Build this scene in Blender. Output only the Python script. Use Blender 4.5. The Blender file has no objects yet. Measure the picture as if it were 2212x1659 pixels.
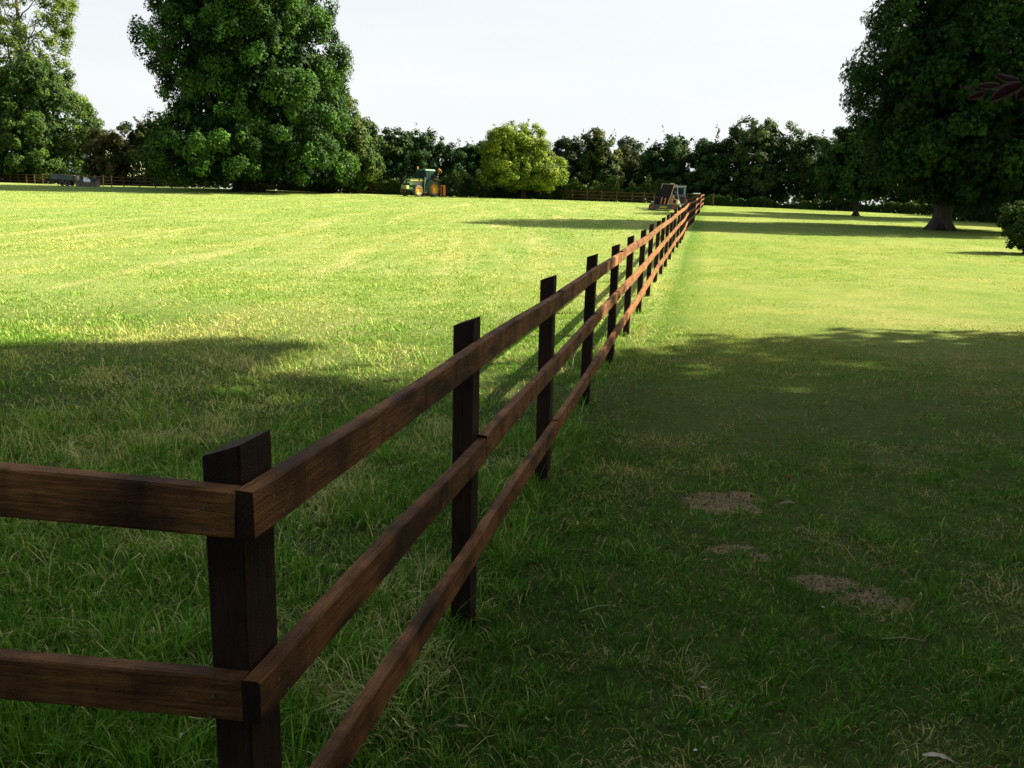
import bpy, math, random
import numpy as np
from mathutils import Vector, Matrix
R = math.radians
SC = bpy.context.scene
COL = SC.collection
# ------------------------------------------------------------------ camera
F_PX, CXP, CYP = 1877.2, 1106.0, 829.5            # lens in pixels of a 2212 px wide picture
PITCH, ROLL, CAMH = R(12.2), R(1.75), 1.62
cam_d = bpy.data.cameras.new('camera'); cam = bpy.data.objects.new('camera', cam_d); COL.objects.link(cam)
SC.camera = cam
cam_d.sensor_fit = 'HORIZONTAL'; cam_d.sensor_width = 36.0
cam_d.lens = 36.0 * F_PX / 2212.0
cam_d.clip_start = 0.05; cam_d.clip_end = 6000
cam.matrix_world = (Matrix.Translation((0, 0, CAMH)) @ Matrix.Rotation(math.pi / 2 - PITCH, 4, 'X')
                    @ Matrix.Rotation(ROLL, 4, 'Z'))
# ------------------------------------------------------------------ light
SUN_AZ, SUN_EL = 75.0, 38.0                      # degrees clockwise from the view direction (+Y), above the horizon
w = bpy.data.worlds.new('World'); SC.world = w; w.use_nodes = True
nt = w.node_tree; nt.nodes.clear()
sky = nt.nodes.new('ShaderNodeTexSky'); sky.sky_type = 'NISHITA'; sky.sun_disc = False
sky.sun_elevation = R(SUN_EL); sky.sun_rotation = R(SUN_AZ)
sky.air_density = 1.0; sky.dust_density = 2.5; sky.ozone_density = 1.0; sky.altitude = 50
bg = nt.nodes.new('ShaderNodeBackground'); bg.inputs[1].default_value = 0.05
out = nt.nodes.new('ShaderNodeOutputWorld')
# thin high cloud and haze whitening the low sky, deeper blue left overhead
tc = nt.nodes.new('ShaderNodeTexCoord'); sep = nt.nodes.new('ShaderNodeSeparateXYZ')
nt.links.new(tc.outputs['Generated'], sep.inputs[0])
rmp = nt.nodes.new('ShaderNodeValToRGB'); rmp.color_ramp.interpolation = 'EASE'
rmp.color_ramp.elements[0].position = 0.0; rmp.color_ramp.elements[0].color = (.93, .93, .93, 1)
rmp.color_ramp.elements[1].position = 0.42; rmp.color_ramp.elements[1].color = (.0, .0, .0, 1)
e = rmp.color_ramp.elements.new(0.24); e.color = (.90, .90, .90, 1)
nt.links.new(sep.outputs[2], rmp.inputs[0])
mp = nt.nodes.new('ShaderNodeMapping'); mp.inputs['Scale'].default_value = (1.2, 1.2, 7)
nt.links.new(tc.outputs['Generated'], mp.inputs[0])
cn = nt.nodes.new('ShaderNodeTexNoise'); cn.inputs['Scale'].default_value = 1.6; cn.inputs['Detail'].default_value = 5
nt.links.new(mp.outputs[0], cn.inputs[0])
cm = nt.nodes.new('ShaderNodeMapRange'); cm.inputs[1].default_value = .35; cm.inputs[2].default_value = .7
cm.inputs[3].default_value = 0; cm.inputs[4].default_value = 1
nt.links.new(cn.outputs[0], cm.inputs[0])
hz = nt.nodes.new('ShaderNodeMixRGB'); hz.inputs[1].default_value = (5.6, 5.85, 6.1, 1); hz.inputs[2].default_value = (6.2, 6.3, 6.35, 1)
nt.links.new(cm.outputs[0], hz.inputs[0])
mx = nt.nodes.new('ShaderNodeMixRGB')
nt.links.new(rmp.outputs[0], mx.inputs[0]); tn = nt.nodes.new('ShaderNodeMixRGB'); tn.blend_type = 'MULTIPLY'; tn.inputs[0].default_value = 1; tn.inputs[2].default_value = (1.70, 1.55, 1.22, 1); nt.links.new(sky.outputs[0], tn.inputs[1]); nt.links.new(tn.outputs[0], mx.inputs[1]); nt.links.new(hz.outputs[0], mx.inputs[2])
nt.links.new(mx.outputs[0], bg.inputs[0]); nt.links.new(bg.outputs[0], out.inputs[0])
sd = bpy.data.lights.new('sun', 'SUN'); sd.energy = 5.0; sd.angle = R(0.55); sd.color = (1.0, .91, .68)
so = bpy.data.objects.new('sun', sd); COL.objects.link(so)
sv = Vector((math.sin(R(SUN_AZ)) * math.cos(R(SUN_EL)), math.cos(R(SUN_AZ)) * math.cos(R(SUN_EL)), math.sin(R(SUN_EL))))
so.rotation_euler = sv.to_track_quat('Z', 'Y').to_euler(); so.location = sv * 60
vs = SC.view_settings; SC.display_settings.display_device = 'sRGB'
vs.view_transform = 'Standard'; vs.look = 'None'; vs.gamma = 1.0; vs.use_curve_mapping = False
vs.exposure = 1.68
SC.cycles.max_bounces = 6; SC.cycles.diffuse_bounces = 3; SC.cycles.transmission_bounces = 4; SC.cycles.glossy_bounces = 2
SC.cycles.transparent_max_bounces = 4

# ------------------------------------------------------------------ helpers
def ray(x, y):
    X, Y = x - CXP, y - CYP; c, s = math.cos(-ROLL), math.sin(-ROLL); X, Y = X * c - Y * s, X * s + Y * c
    X /= F_PX; U = -Y / F_PX
    v = (X, math.cos(PITCH) + U * math.sin(PITCH), -math.sin(PITCH) + U * math.cos(PITCH))
    return Vector((v[0] / v[1], 1.0, v[2] / v[1]))
def at(x, y, D):
    v = ray(x, y) * D; v.z += CAMH; return v
CTRL = [(7, 394, 118), (100, 397, 112), (250, 403, 101), (535, 413, 98), (690, 416, 104), (910, 425, 95), (1025, 427, 104),
        (1180, 430, 104), (1320, 437, 98), (1440, 456, 64), (1517, 444, 86), (1600, 448, 92), (1848, 467, 70), (2030, 498, 45), (2190, 547, 28), (2148, 482, 60),
        (0, 410, 86), (250, 415, 86), (500, 421, 86), (750, 427, 86), (0, 425, 62), (500, 438, 62), (1000, 446, 62)]
YS = np.array([-400, 0, 25, 45, 64, 70, 86, 104, 118, 200, 600, 6000.]); ZS = np.array([0, 0, .12, .55, .85, .95, 1.2, 1.38, 1.35, 1.1, .4, -6.])
def zbase(Y):
    s = 0
    for o in (-9, -6, -3, 0, 3, 6, 9): s = s + np.interp(Y + o, YS, ZS)
    return s / 7 * np.clip((Y - 5) / 25, 0, 1)
cp = [at(*c) for c in CTRL]
CX_ = np.array([c.x for c in cp]); CY_ = np.array([c.y for c in cp]); CZ_ = np.array([c.z for c in cp])
_d = np.exp(-((CX_[:, None] - CX_[None]) ** 2 + (CY_[:, None] - CY_[None]) ** 2) / (2 * 16.0 ** 2))
_w = np.linalg.solve(_d + .08 * np.eye(len(cp)), CZ_ - zbase(CY_))
def gz(X, Y):
    X = np.asarray(X, float); Y = np.asarray(Y, float)
    k = np.exp(-((X[..., None] - CX_) ** 2 + (Y[..., None] - CY_) ** 2) / (2 * 16.0 ** 2))
    return zbase(Y) + (k @ _w) * np.clip((Y - 16) / 10, 0, 1) - .03 * np.clip(1 - Y / 3.1, 0, 1)
def G(x, y): return float(gz(x, y))
def hit(px, py):                                   # point of the ground seen at a pixel
    d = ray(px, py); t = .5
    while t < 400:
        if CAMH + d.z * t < G(d.x * t, t): return Vector((d.x * t, t, G(d.x * t, t)))
        t += .02 if t < 12 else .2
    return Vector((d.x * 400, 400, 0))

def tag(o, label=None, cat=None, group=None, kind=None):
    if label: o['label'] = label
    if cat: o['category'] = cat
    if group: o['group'] = group
    if kind: o['kind'] = kind
    return o
def empty(name, loc, rz=0):
    o = bpy.data.objects.new(name, None); COL.objects.link(o); o.location = loc; o.rotation_euler = (0, 0, rz)
    o.empty_display_size = .2
    return o
def link(name, me, mat, parent=None, loc=(0, 0, 0), rot=(0, 0, 0)):
    o = bpy.data.objects.new(name, me); COL.objects.link(o)
    if mat and not me.materials: me.materials.append(mat)
    if parent: o.parent = parent
    o.location = loc; o.rotation_euler = rot
    return o
def npmesh(name, V, tris, colors=None, quads=False):
    n = 4 if quads else 3
    me = bpy.data.meshes.new(name); V = np.ascontiguousarray(V, np.float32); T = np.ascontiguousarray(tris, np.int32)
    me.vertices.add(len(V)); me.vertices.foreach_set('co', V.ravel())
    me.loops.add(T.size); me.loops.foreach_set('vertex_index', T.ravel())
    me.polygons.add(len(T)); me.polygons.foreach_set('loop_start', np.arange(0, T.size, n, dtype=np.int32))
    me.polygons.foreach_set('loop_total', np.full(len(T), n, np.int32))
    if colors is not None:
        a = me.attributes.new('col', 'FLOAT_COLOR', 'POINT')
        c = np.ones((len(V), 4), np.float32); c[:, :3] = colors; a.data.foreach_set('color', c.ravel())
    me.update(); me.validate()
    return me
class MB:
    def __init__(s): s.v = []; s.f = []
    def add(s, vs, fs, M=None):
        b = len(s.v)
        for v in vs: s.v.append(tuple(M @ Vector(v)) if M else tuple(v))
        for f in fs: s.f.append([b + i for i in f])
        return s
    def box(s, c, d, rot=None, ch=0.0, taper=1.0):
        x, y, z = d[0] / 2, d[1] / 2, d[2] / 2; t = taper
        M = Matrix.Translation(c) @ (rot if rot else Matrix.Identity(4))
        k = min(ch, x * .9, y * .9)
        if k <= 0:
            vs = [(-x, -y, -z), (x, -y, -z), (x, y, -z), (-x, y, -z), (-x * t, -y * t, z), (x * t, -y * t, z), (x * t, y * t, z), (-x * t, y * t, z)]
            return s.add(vs, [(3, 2, 1, 0), (4, 5, 6, 7), (0, 1, 5, 4), (1, 2, 6, 5), (2, 3, 7, 6), (3, 0, 4, 7)], M)
        o = [(-x + k, -y), (x - k, -y), (x, -y + k), (x, y - k), (x - k, y), (-x + k, y), (-x, y - k), (-x, -y + k)]
        vs = [(a, b, -z) for a, b in o] + [(a * t, b * t, z - k) for a, b in o] + [(a * t * (1 - k / x), b * t * (1 - k / y), z) for a, b in o]
        fs = [tuple(range(7, -1, -1)), tuple(range(16, 24))]
        for j in (0, 8):
            for i in range(8): fs.append((j + i, j + (i + 1) % 8, j + 8 + (i + 1) % 8, j + 8 + i))
        return s.add(vs, fs, M)
    def prism(s, poly, a, b, axis='y'):            # polygon in (x,z) pushed along y, or (x,y) along z
        n = len(poly)
        if axis == 'y': vs = [(p[0], a, p[1]) for p in poly] + [(p[0], b, p[1]) for p in poly]
        elif axis == 'x': vs = [(a, p[0], p[1]) for p in poly] + [(b, p[0], p[1]) for p in poly]
        else: vs = [(p[0], p[1], a) for p in poly] + [(p[0], p[1], b) for p in poly]
        fs = [tuple(range(n)), tuple(range(2 * n - 1, n - 1, -1))] + [(i, n + i, n + (i + 1) % n, (i + 1) % n) for i in range(n)]
        return s.add(vs, fs)
    def tube(s, pts, rad, n=8, cap=True):
        pts = [Vector(p) for p in pts]; b = len(s.v); up = Vector((0, 0, 1))
        if isinstance(rad, (int, float)): rad = [rad] * len(pts)
        for i, p in enumerate(pts):
            t = (pts[min(i + 1, len(pts) - 1)] - pts[max(i - 1, 0)]).normalized()
            u = t.cross(up if abs(t.z) < .95 else Vector((1, 0, 0))).normalized(); v = t.cross(u)
            for k in range(n):
                a = 2 * math.pi * k / n; s.v.append(tuple(p + (u * math.cos(a) + v * math.sin(a)) * rad[i]))
        for i in range(len(pts) - 1):
            for k in range(n): s.f.append([b + i * n + k, b + i * n + (k + 1) % n, b + (i + 1) * n + (k + 1) % n, b + (i + 1) * n + k])
        if cap: s.f.append([b + k for k in range(n)][::-1]); s.f.append([b + (len(pts) - 1) * n + k for k in range(n)])
        return s
    def lathe(s, prof, c, axis='y', n=24):         # profile of (radius, along)
        b = len(s.v); m = len(prof)
        for k in range(n):
            a = 2 * math.pi * k / n
            for r, h in prof:
                p = (r * math.cos(a), h, r * math.sin(a)) if axis == 'y' else ((h, r * math.cos(a), r * math.sin(a)) if axis == 'x' else (r * math.cos(a), r * math.sin(a), h))
                s.v.append((c[0] + p[0], c[1] + p[1], c[2] + p[2]))
        for k in range(n):
            for i in range(m - 1):
                s.f.append([b + k * m + i, b + k * m + i + 1, b + ((k + 1) % n) * m + i + 1, b + ((k + 1) % n) * m + i])
        return s
    def mesh(s, name, smooth=False):
        me = bpy.data.meshes.new(name); me.from_pydata(s.v, [], s.f); me.update()
        import bmesh as _b
        bm = _b.new(); bm.from_mesh(me); _b.ops.recalc_face_normals(bm, faces=bm.faces); bm.to_mesh(me); bm.free()
        if smooth:
            me.shade_smooth()
            try: me.set_sharp_from_angle(angle=R(35))
            except Exception: pass
        return me
    def build(s, name, mat, parent=None, loc=(0, 0, 0), rot=(0, 0, 0), smooth=False):
        return link(name, s.mesh(name, smooth), mat, parent, loc, rot)

# ------------------------------------------------------------------ materials
def newmat(name):
    m = bpy.data.materials.new(name); m.use_nodes = True; t = m.node_tree; t.nodes.clear()
    o = t.nodes.new('ShaderNodeOutputMaterial'); return m, t, o
def N(t, typ, **kw):
    n = t.nodes.new(typ)
    for k, v in kw.items():
        if k.startswith('i_'):
            key = k[2:]; key = int(key) if key.isdigit() else key.replace('_', ' ')
            n.inputs[key].default_value = v
        else: setattr(n, k, v)
    return n
def L(t, a, b): t.links.new(a, b)
def paint(name, col, rough=.5, metal=0.0, var=.12, scale=3.0, dirt=None, dirt_amt=.35, bump=.0):
    m, t, o = newmat(name); b = N(t, 'ShaderNodeBsdfPrincipled'); b.inputs['Roughness'].default_value = rough; b.inputs['Metallic'].default_value = metal
    co = N(t, 'ShaderNodeTexCoord'); n = N(t, 'ShaderNodeTexNoise', i_Scale=scale, i_Detail=6.0); L(t, co.outputs['Object'], n.inputs[0])
    r = N(t, 'ShaderNodeValToRGB'); r.color_ramp.elements[0].position = .35; r.color_ramp.elements[1].position = .68
    a = [c * (1 - var) for c in col]; bb = [min(1, c * (1 + var)) for c in col]
    if dirt: a = [c * (1 - dirt_amt) + d * dirt_amt for c, d in zip(col, dirt)]
    r.color_ramp.elements[0].color = (*a, 1); r.color_ramp.elements[1].color = (*bb, 1)
    L(t, n.outputs[0], r.inputs[0]); L(t, r.outputs[0], b.inputs['Base Color']); L(t, b.outputs[0], o.inputs[0])
    if bump:
        bp = N(t, 'ShaderNodeBump', i_Strength=bump); L(t, n.outputs[0], bp.inputs['Height']); L(t, bp.outputs[0], b.inputs['Normal'])
    return m
def leafmat(name, trans=.22, rough=.55, gain=1.0, spec=.25, tint=(1.35, 1.3, .55)):
    m, t, o = newmat(name); a = N(t, 'ShaderNodeAttribute', attribute_name='col')
    b = N(t, 'ShaderNodeBsdfPrincipled'); b.inputs['Roughness'].default_value = rough; b.inputs['Specular IOR Level'].default_value = spec
    tr = N(t, 'ShaderNodeBsdfTranslucent'); g = N(t, 'ShaderNodeMixRGB', blend_type='MULTIPLY'); g.inputs[0].default_value = 1
    g.inputs[2].default_value = (tint[0] * gain, tint[1] * gain, tint[2] * gain, 1)
    L(t, a.outputs['Color'], b.inputs['Base Color']); L(t, a.outputs['Color'], g.inputs[1]); L(t, g.outputs[0], tr.inputs[0])
    mx = N(t, 'ShaderNodeMixShader'); mx.inputs[0].default_value = trans
    L(t, b.outputs[0], mx.inputs[1]); L(t, tr.outputs[0], mx.inputs[2]); L(t, mx.outputs[0], o.inputs[0])
    return m
M_LEAF = leafmat('leaf', spec=.12, rough=.65); M_GRASS = leafmat('grass_blade', trans=.28, rough=.6, spec=.12, tint=(1.12, 1.15, .7))
M_PURPLE = leafmat('purple_leaf', trans=.12, rough=.4, spec=.4)
def barkmat(name, c1, c2, sc=6):
    m, t, o = newmat(name); b = N(t, 'ShaderNodeBsdfPrincipled'); b.inputs['Roughness'].default_value = .9
    co = N(t, 'ShaderNodeTexCoord'); mp = N(t, 'ShaderNodeMapping'); mp.inputs['Scale'].default_value = (1, 1, .25); L(t, co.outputs['Object'], mp.inputs[0])
    n = N(t, 'ShaderNodeTexNoise', i_Scale=sc, i_Detail=8.0, i_Roughness=.7); L(t, mp.outputs[0], n.inputs[0])
    r = N(t, 'ShaderNodeValToRGB'); r.color_ramp.elements[0].position = .35; r.color_ramp.elements[1].position = .7
    r.color_ramp.elements[0].color = (*c1, 1); r.color_ramp.elements[1].color = (*c2, 1)
    L(t, n.outputs[0], r.inputs[0]); L(t, r.outputs[0], b.inputs['Base Color'])
    bp = N(t, 'ShaderNodeBump', i_Strength=.9, i_Distance=.08); L(t, n.outputs[0], bp.inputs['Height']); L(t, bp.outputs[0], b.inputs['Normal'])
    L(t, b.outputs[0], o.inputs[0]); return m
M_BARK = barkmat('bark', (.018, .014, .011), (.06, .047, .035)); M_BARKP = barkmat('pale_bark', (.07, .06, .045), (.22, .19, .15))

def woodmat(name, dark, mid, light, knots=True, endg=0.0):
    m, t, o = newmat(name); b = N(t, 'ShaderNodeBsdfPrincipled'); b.inputs['Roughness'].default_value = .78; b.inputs['Specular IOR Level'].default_value = .25
    co = N(t, 'ShaderNodeTexCoord'); oi = N(t, 'ShaderNodeObjectInfo')
    off = N(t, 'ShaderNodeVectorMath', operation='SCALE'); off.inputs[0].default_value = (37.0, 11.3, 5.7); L(t, oi.outputs['Random'], off.inputs['Scale'])
    ad = N(t, 'ShaderNodeVectorMath', operation='ADD'); L(t, co.outputs['Object'], ad.inputs[0]); L(t, off.outputs[0], ad.inputs[1])
    # knots pull the grain about
    mk = N(t, 'ShaderNodeMapping'); mk.inputs['Scale'].default_value = (2.2, 9, 9); L(t, ad.outputs[0], mk.inputs[0])
    vo = N(t, 'ShaderNodeTexVoronoi', i_Scale=1.0); L(t, mk.outputs[0], vo.inputs['Vector'])
    kn = N(t, 'ShaderNodeMapRange'); kn.inputs[1].default_value = .10; kn.inputs[2].default_value = .30; kn.inputs[3].default_value = 1; kn.inputs[4].default_value = 0
    L(t, vo.outputs['Distance'], kn.inputs[0])
    mg = N(t, 'ShaderNodeMapping'); mg.inputs['Scale'].default_value = (9, 150, 150); L(t, ad.outputs[0], mg.inputs[0])
    dv = N(t, 'ShaderNodeVectorMath', operation='MULTIPLY_ADD'); dv.inputs[1].default_value = (1.5, 1.5, 1.5)
    L(t, vo.outputs['Position'], dv.inputs[0]); L(t, mg.outputs[0], dv.inputs[2])
    gr = N(t, 'ShaderNodeTexNoise', i_Scale=1.0, i_Detail=6.0, i_Roughness=.65); L(t, mg.outputs[0], gr.inputs[0])
    ms = N(t, 'ShaderNodeMapping'); ms.inputs['Scale'].default_value = (3.2, 5, 5); L(t, ad.outputs[0], ms.inputs[0])
    st = N(t, 'ShaderNodeTexNoise', i_Scale=1.4, i_Detail=5.0, i_Roughness=.6); L(t, ms.outputs[0], st.inputs[0])
    r = N(t, 'ShaderNodeValToRGB'); r.color_ramp.elements[0].position = .38; r.color_ramp.elements[1].position = .62
    r.color_ramp.elements[0].color = (*mid, 1); r.color_ramp.elements[1].color = (*light, 1); L(t, gr.outputs[0], r.inputs[0])
    s1 = N(t, 'ShaderNodeMapRange'); s1.inputs[1].default_value = .42; s1.inputs[2].default_value = .66; s1.inputs[3].default_value = 0; s1.inputs[4].default_value = .88
    L(t, st.outputs[0], s1.inputs[0])
    m1 = N(t, 'ShaderNodeMixRGB'); L(t, s1.outputs[0], m1.inputs[0]); L(t, r.outputs[0], m1.inputs[1]); m1.inputs[2].default_value = (*dark, 1)
    # sawn cross bands of preservative
    mb = N(t, 'ShaderNodeMapping'); mb.inputs['Scale'].default_value = (9, .5, .5); L(t, ad.outputs[0], mb.inputs[0])
    bn = N(t, 'ShaderNodeTexNoise', i_Scale=1.3, i_Detail=3.0); L(t, mb.outputs[0], bn.inputs[0])
    s2 = N(t, 'ShaderNodeMapRange'); s2.inputs[1].default_value = .52; s2.inputs[2].default_value = .68; s2.inputs[3].default_value = 0; s2.inputs[4].default_value = .55
    L(t, bn.outputs[0], s2.inputs[0])
    m2 = N(t, 'ShaderNodeMixRGB'); L(t, s2.outputs[0], m2.inputs[0]); L(t, m1.outputs[0], m2.inputs[1]); m2.inputs[2].default_value = (dark[0] * .8, dark[1] * .75, dark[2] * .7, 1)
    m3 = N(t, 'ShaderNodeMixRGB'); kk = N(t, 'ShaderNodeMath', operation='MULTIPLY'); kk.inputs[1].default_value = .8 if knots else 0
    L(t, kn.outputs[0], kk.inputs[0]); L(t, kk.outputs[0], m3.inputs[0]); L(t, m2.outputs[0], m3.inputs[1]); m3.inputs[2].default_value = (dark[0] * .45, dark[1] * .4, dark[2] * .4, 1)
    hv = N(t, 'ShaderNodeHueSaturation'); vr = N(t, 'ShaderNodeMapRange'); vr.inputs[3].default_value = .78; vr.inputs[4].default_value = 1.2
    L(t, oi.outputs['Random'], vr.inputs[0]); L(t, vr.outputs[0], hv.inputs['Value'])
    sn = N(t, 'ShaderNodeSeparateXYZ'); L(t, co.outputs['Normal'], sn.inputs[0]); ab = N(t, 'ShaderNodeMath', operation='ABSOLUTE'); L(t, sn.outputs[0], ab.inputs[0])
    eg = N(t, 'ShaderNodeMapRange'); eg.inputs[1].default_value = .85; eg.inputs[2].default_value = .95; eg.inputs[3].default_value = 0; eg.inputs[4].default_value = endg; L(t, ab.outputs[0], eg.inputs[0])
    m4 = N(t, 'ShaderNodeMixRGB'); L(t, eg.outputs[0], m4.inputs[0]); L(t, m3.outputs[0], m4.inputs[1]); m4.inputs[2].default_value = (.012, .006, .005, 1); L(t, m4.outputs[0], hv.inputs['Color']); L(t, hv.outputs[0], b.inputs['Base Color'])
    fb = N(t, 'ShaderNodeTexNoise', i_Scale=260.0, i_Detail=3.0); L(t, co.outputs['Object'], fb.inputs[0])
    sm = N(t, 'ShaderNodeMath', operation='ADD'); L(t, gr.outputs[0], sm.inputs[0]); L(t, fb.outputs[0], sm.inputs[1])
    bp = N(t, 'ShaderNodeBump', i_Strength=.9, i_Distance=.005); L(t, sm.outputs[0], bp.inputs['Height']); L(t, bp.outputs[0], b.inputs['Normal'])
    L(t, b.outputs[0], o.inputs[0]); return m
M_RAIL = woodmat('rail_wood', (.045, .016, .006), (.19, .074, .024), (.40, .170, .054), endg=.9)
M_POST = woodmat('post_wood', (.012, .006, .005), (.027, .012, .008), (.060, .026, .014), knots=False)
M_FARF = woodmat('far_fence_wood', (.03, .015, .009), (.075, .036, .018), (.17, .085, .042))
M_NAIL = paint('nail_steel', (.35, .33, .30), .4, .8)

# ------------------------------------------------------------------ noise on arrays
def vnoise(x, y, s, seed=0):
    x = x / s; y = y / s; xi = np.floor(x).astype(np.int64); yi = np.floor(y).astype(np.int64); fx = x - xi; fy = y - yi
    fx = fx * fx * (3 - 2 * fx); fy = fy * fy * (3 - 2 * fy)
    def h(a, b):
        n = (a * 374761393 + b * 668265263 + seed * 1274126177) & 0xffffffff
        n = ((n ^ (n >> 13)) * 1274126177) & 0xffffffff
        return ((n ^ (n >> 16)) & 0xffff) / 65535.0
    return (h(xi, yi) * (1 - fx) + h(xi + 1, yi) * fx) * (1 - fy) + (h(xi, yi + 1) * (1 - fx) + h(xi + 1, yi + 1) * fx) * fy
def fx_line(Y): return .2124 * Y - .779            # the paddock fence on the ground

# ------------------------------------------------------------------ ground sheet
PATCH = []                                         # bare earth on the lawn: centre, half sizes
for (px, py, a, b) in ((1560, 1072, .15, .17), (1610, 1092, .09, .09), (1865, 1290, .12, .10), (1790, 1265, .11, .08), (1600, 1190, .10, .06), 
                       (1185, 1032, .06, .08), (1640, 1205, .05, .04)):
    h = hit(px, py); _r = random.Random(px)
    for q in range(3): PATCH.append((h.x + _r.uniform(-.75, .75) * a, h.y + _r.uniform(-.7, .7) * b, a * _r.uniform(.45, .8), b * _r.uniform(.4, .75)))
def bare(X, Y):
    m = np.zeros_like(X); n = vnoise(X, Y, .09, 3) * .5 + vnoise(X, Y, .03, 4) * .5
    for cx, cy, a, b in PATCH:
        d = np.sqrt(((X - cx) / a) ** 2 + ((Y - cy) / b) ** 2)
        m = np.maximum(m, np.clip((1.25 - d + (n - .5) * 2.2) * 2.2, 0, 1))
    return m
def ground():
    k = 1.0
    def ax(lo, hi, c, n, p):
        u = np.linspace(-1, 1, n); v = np.sinh(u * p) / np.sinh(p); return np.where(v < 0, c + v * (c - lo), c + v * (hi - c))
    xs = ax(-3000, 3000, 0, 260, 7.0); ys = ax(-1500, 5000, 12, 260, 7.0)
    XX, YY = np.meshgrid(xs, ys); ZZ = gz(XX, YY)
    ZZ = ZZ + (vnoise(XX, YY, 2.3, 9) - .5) * .03 * (YY < 150)
    V = np.stack([XX.ravel(), YY.ravel(), ZZ.ravel()], 1); n = len(xs); i = np.arange(len(ys) - 1)[:, None] * n + np.arange(n - 1)[None]
    q = np.stack([i, i + 1, i + n + 1, i + n], -1).reshape(-1, 4)
    me = npmesh('ground', V, q, quads=True); me.shade_smooth()
    m, t, o = newmat('meadow'); b = N(t, 'ShaderNodeBsdfPrincipled'); b.inputs['Roughness'].default_value = .95; b.inputs['Specular IOR Level'].default_value = .1
    geo = N(t, 'ShaderNodeNewGeometry'); P = geo.outputs['Position']
    def noise(s, d=4, rough=.6, sc=None, rot=0):
        src = P
        if sc:
            mp = N(t, 'ShaderNodeMapping'); mp.inputs['Scale'].default_value = sc; mp.inputs['Rotation'].default_value = (0, 0, rot); L(t, P, mp.inputs[0]); src = mp.outputs[0]
        n = N(t, 'ShaderNodeTexNoise', i_Scale=s, i_Detail=float(d), i_Roughness=rough); L(t, src, n.inputs[0]); return n.outputs[0]
    def rmap(v, a, b_, c=0., d=1.):
        n = N(t, 'ShaderNodeMapRange'); n.inputs[1].default_value = a; n.inputs[2].default_value = b_; n.inputs[3].default_value = c; n.inputs[4].default_value = d; L(t, v, n.inputs[0]); return n.outputs[0]
    def mix(f, a, b_, mode='MIX'):
        n = N(t, 'ShaderNodeMixRGB', blend_type=mode)
        for s, v in ((0, f), (1, a), (2, b_)):
            if hasattr(v, 'links'): L(t, v, n.inputs[s])
            else: n.inputs[s].default_value = v if s == 0 else (*v, 1)
        return n.outputs[0]
    def mth(op, a, b_):
        n = N(t, 'ShaderNodeMath', operation=op)
        for s, v in ((0, a), (1, b_)):
            if hasattr(v, 'links'): L(t, v, n.inputs[s])
            else: n.inputs[s].default_value = v
        return n.outputs[0]
    sx = N(t, 'ShaderNodeSeparateXYZ'); L(t, P, sx.inputs[0])
    side = mth('SUBTRACT', sx.outputs[0], mth('SUBTRACT', mth('MULTIPLY', sx.outputs[1], .2124), .60))
    lawn = rmap(side, -.05, .15)
    field = mix(rmap(noise(.9, 6), .32, .68), FIELD_G, FIELD_Y)
    sw = rmap(noise(1.0, 5, .6, (1.3, .13, 1), R(-12)), .50, .68)      # raked swaths running up the paddock
    field = mix(mth('MULTIPLY', sw, .8), field, FIELD_S)
    field = mix(rmap(noise(.12, 3), .45, .7, 0, .35), field, (.17, .24, .035))
    lw = mix(rmap(noise(1.4, 6), .30, .70), LAWN_G, LAWN_Y)
    lw = mix(rmap(noise(.25, 5), .48, .70, 0, .7), lw, LAWN_S)
    edge = mth('MULTIPLY', rmap(side, .15, .75, 1, 0), .8); lw = mix(edge, lw, (.075, .17, .02))
    c = mix(lawn, field, lw)
    fine = noise(22, 5, .75); c = mix(1.0, c, mix(rmap(fine, .30, .72), (.50, .50, .42), (1.28, 1.25, 1.2)), 'MULTIPLY')
    # close to, the soil and thatch between the blades
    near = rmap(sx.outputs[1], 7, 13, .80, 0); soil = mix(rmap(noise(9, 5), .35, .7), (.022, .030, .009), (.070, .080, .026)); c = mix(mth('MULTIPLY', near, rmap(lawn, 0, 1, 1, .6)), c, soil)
    # bare earth
    pm = None; wob = noise(9, 5, .7)
    for cx, cy, a, b_ in PATCH:
        vm = N(t, 'ShaderNodeVectorMath', operation='SUBTRACT'); L(t, P, vm.inputs[0]); vm.inputs[1].default_value = (cx, cy, 0)
        v2 = N(t, 'ShaderNodeVectorMath', operation='MULTIPLY'); L(t, vm.outputs[0], v2.inputs[0]); v2.inputs[1].default_value = (1 / a, 1 / b_, 0)
        ln = N(t, 'ShaderNodeVectorMath', operation='LENGTH'); L(t, v2.outputs[0], ln.inputs[0])
        d = mth('ADD', ln.outputs['Value'], mth('MULTIPLY', mth('SUBTRACT', wob, .5), 3.2)); k_ = rmap(d, .95, 1.45, 1, 0)
        pm = k_ if pm is None else mth('MAXIMUM', pm, k_)
    c = mix(pm, c, mix(rmap(noise(40, 6, .7), .35, .65), (.26, .17, .08), (.66, .46, .24)))
    bp = N(t, 'ShaderNodeBump', i_Strength=.9, i_Distance=.05); L(t, noise(14, 8, .8), bp.inputs['Height']); L(t, bp.outputs[0], b.inputs['Normal'])
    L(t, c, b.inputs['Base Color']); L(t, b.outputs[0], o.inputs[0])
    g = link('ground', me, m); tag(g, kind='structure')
FIELD_G, FIELD_Y, FIELD_S = (.17, .26, .06), (.26, .33, .10), (.42, .40, .18)
LAWN_G, LAWN_Y, LAWN_S = (.14, .23, .04), (.24, .30, .065), (.34, .33, .12)
ground()

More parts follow.
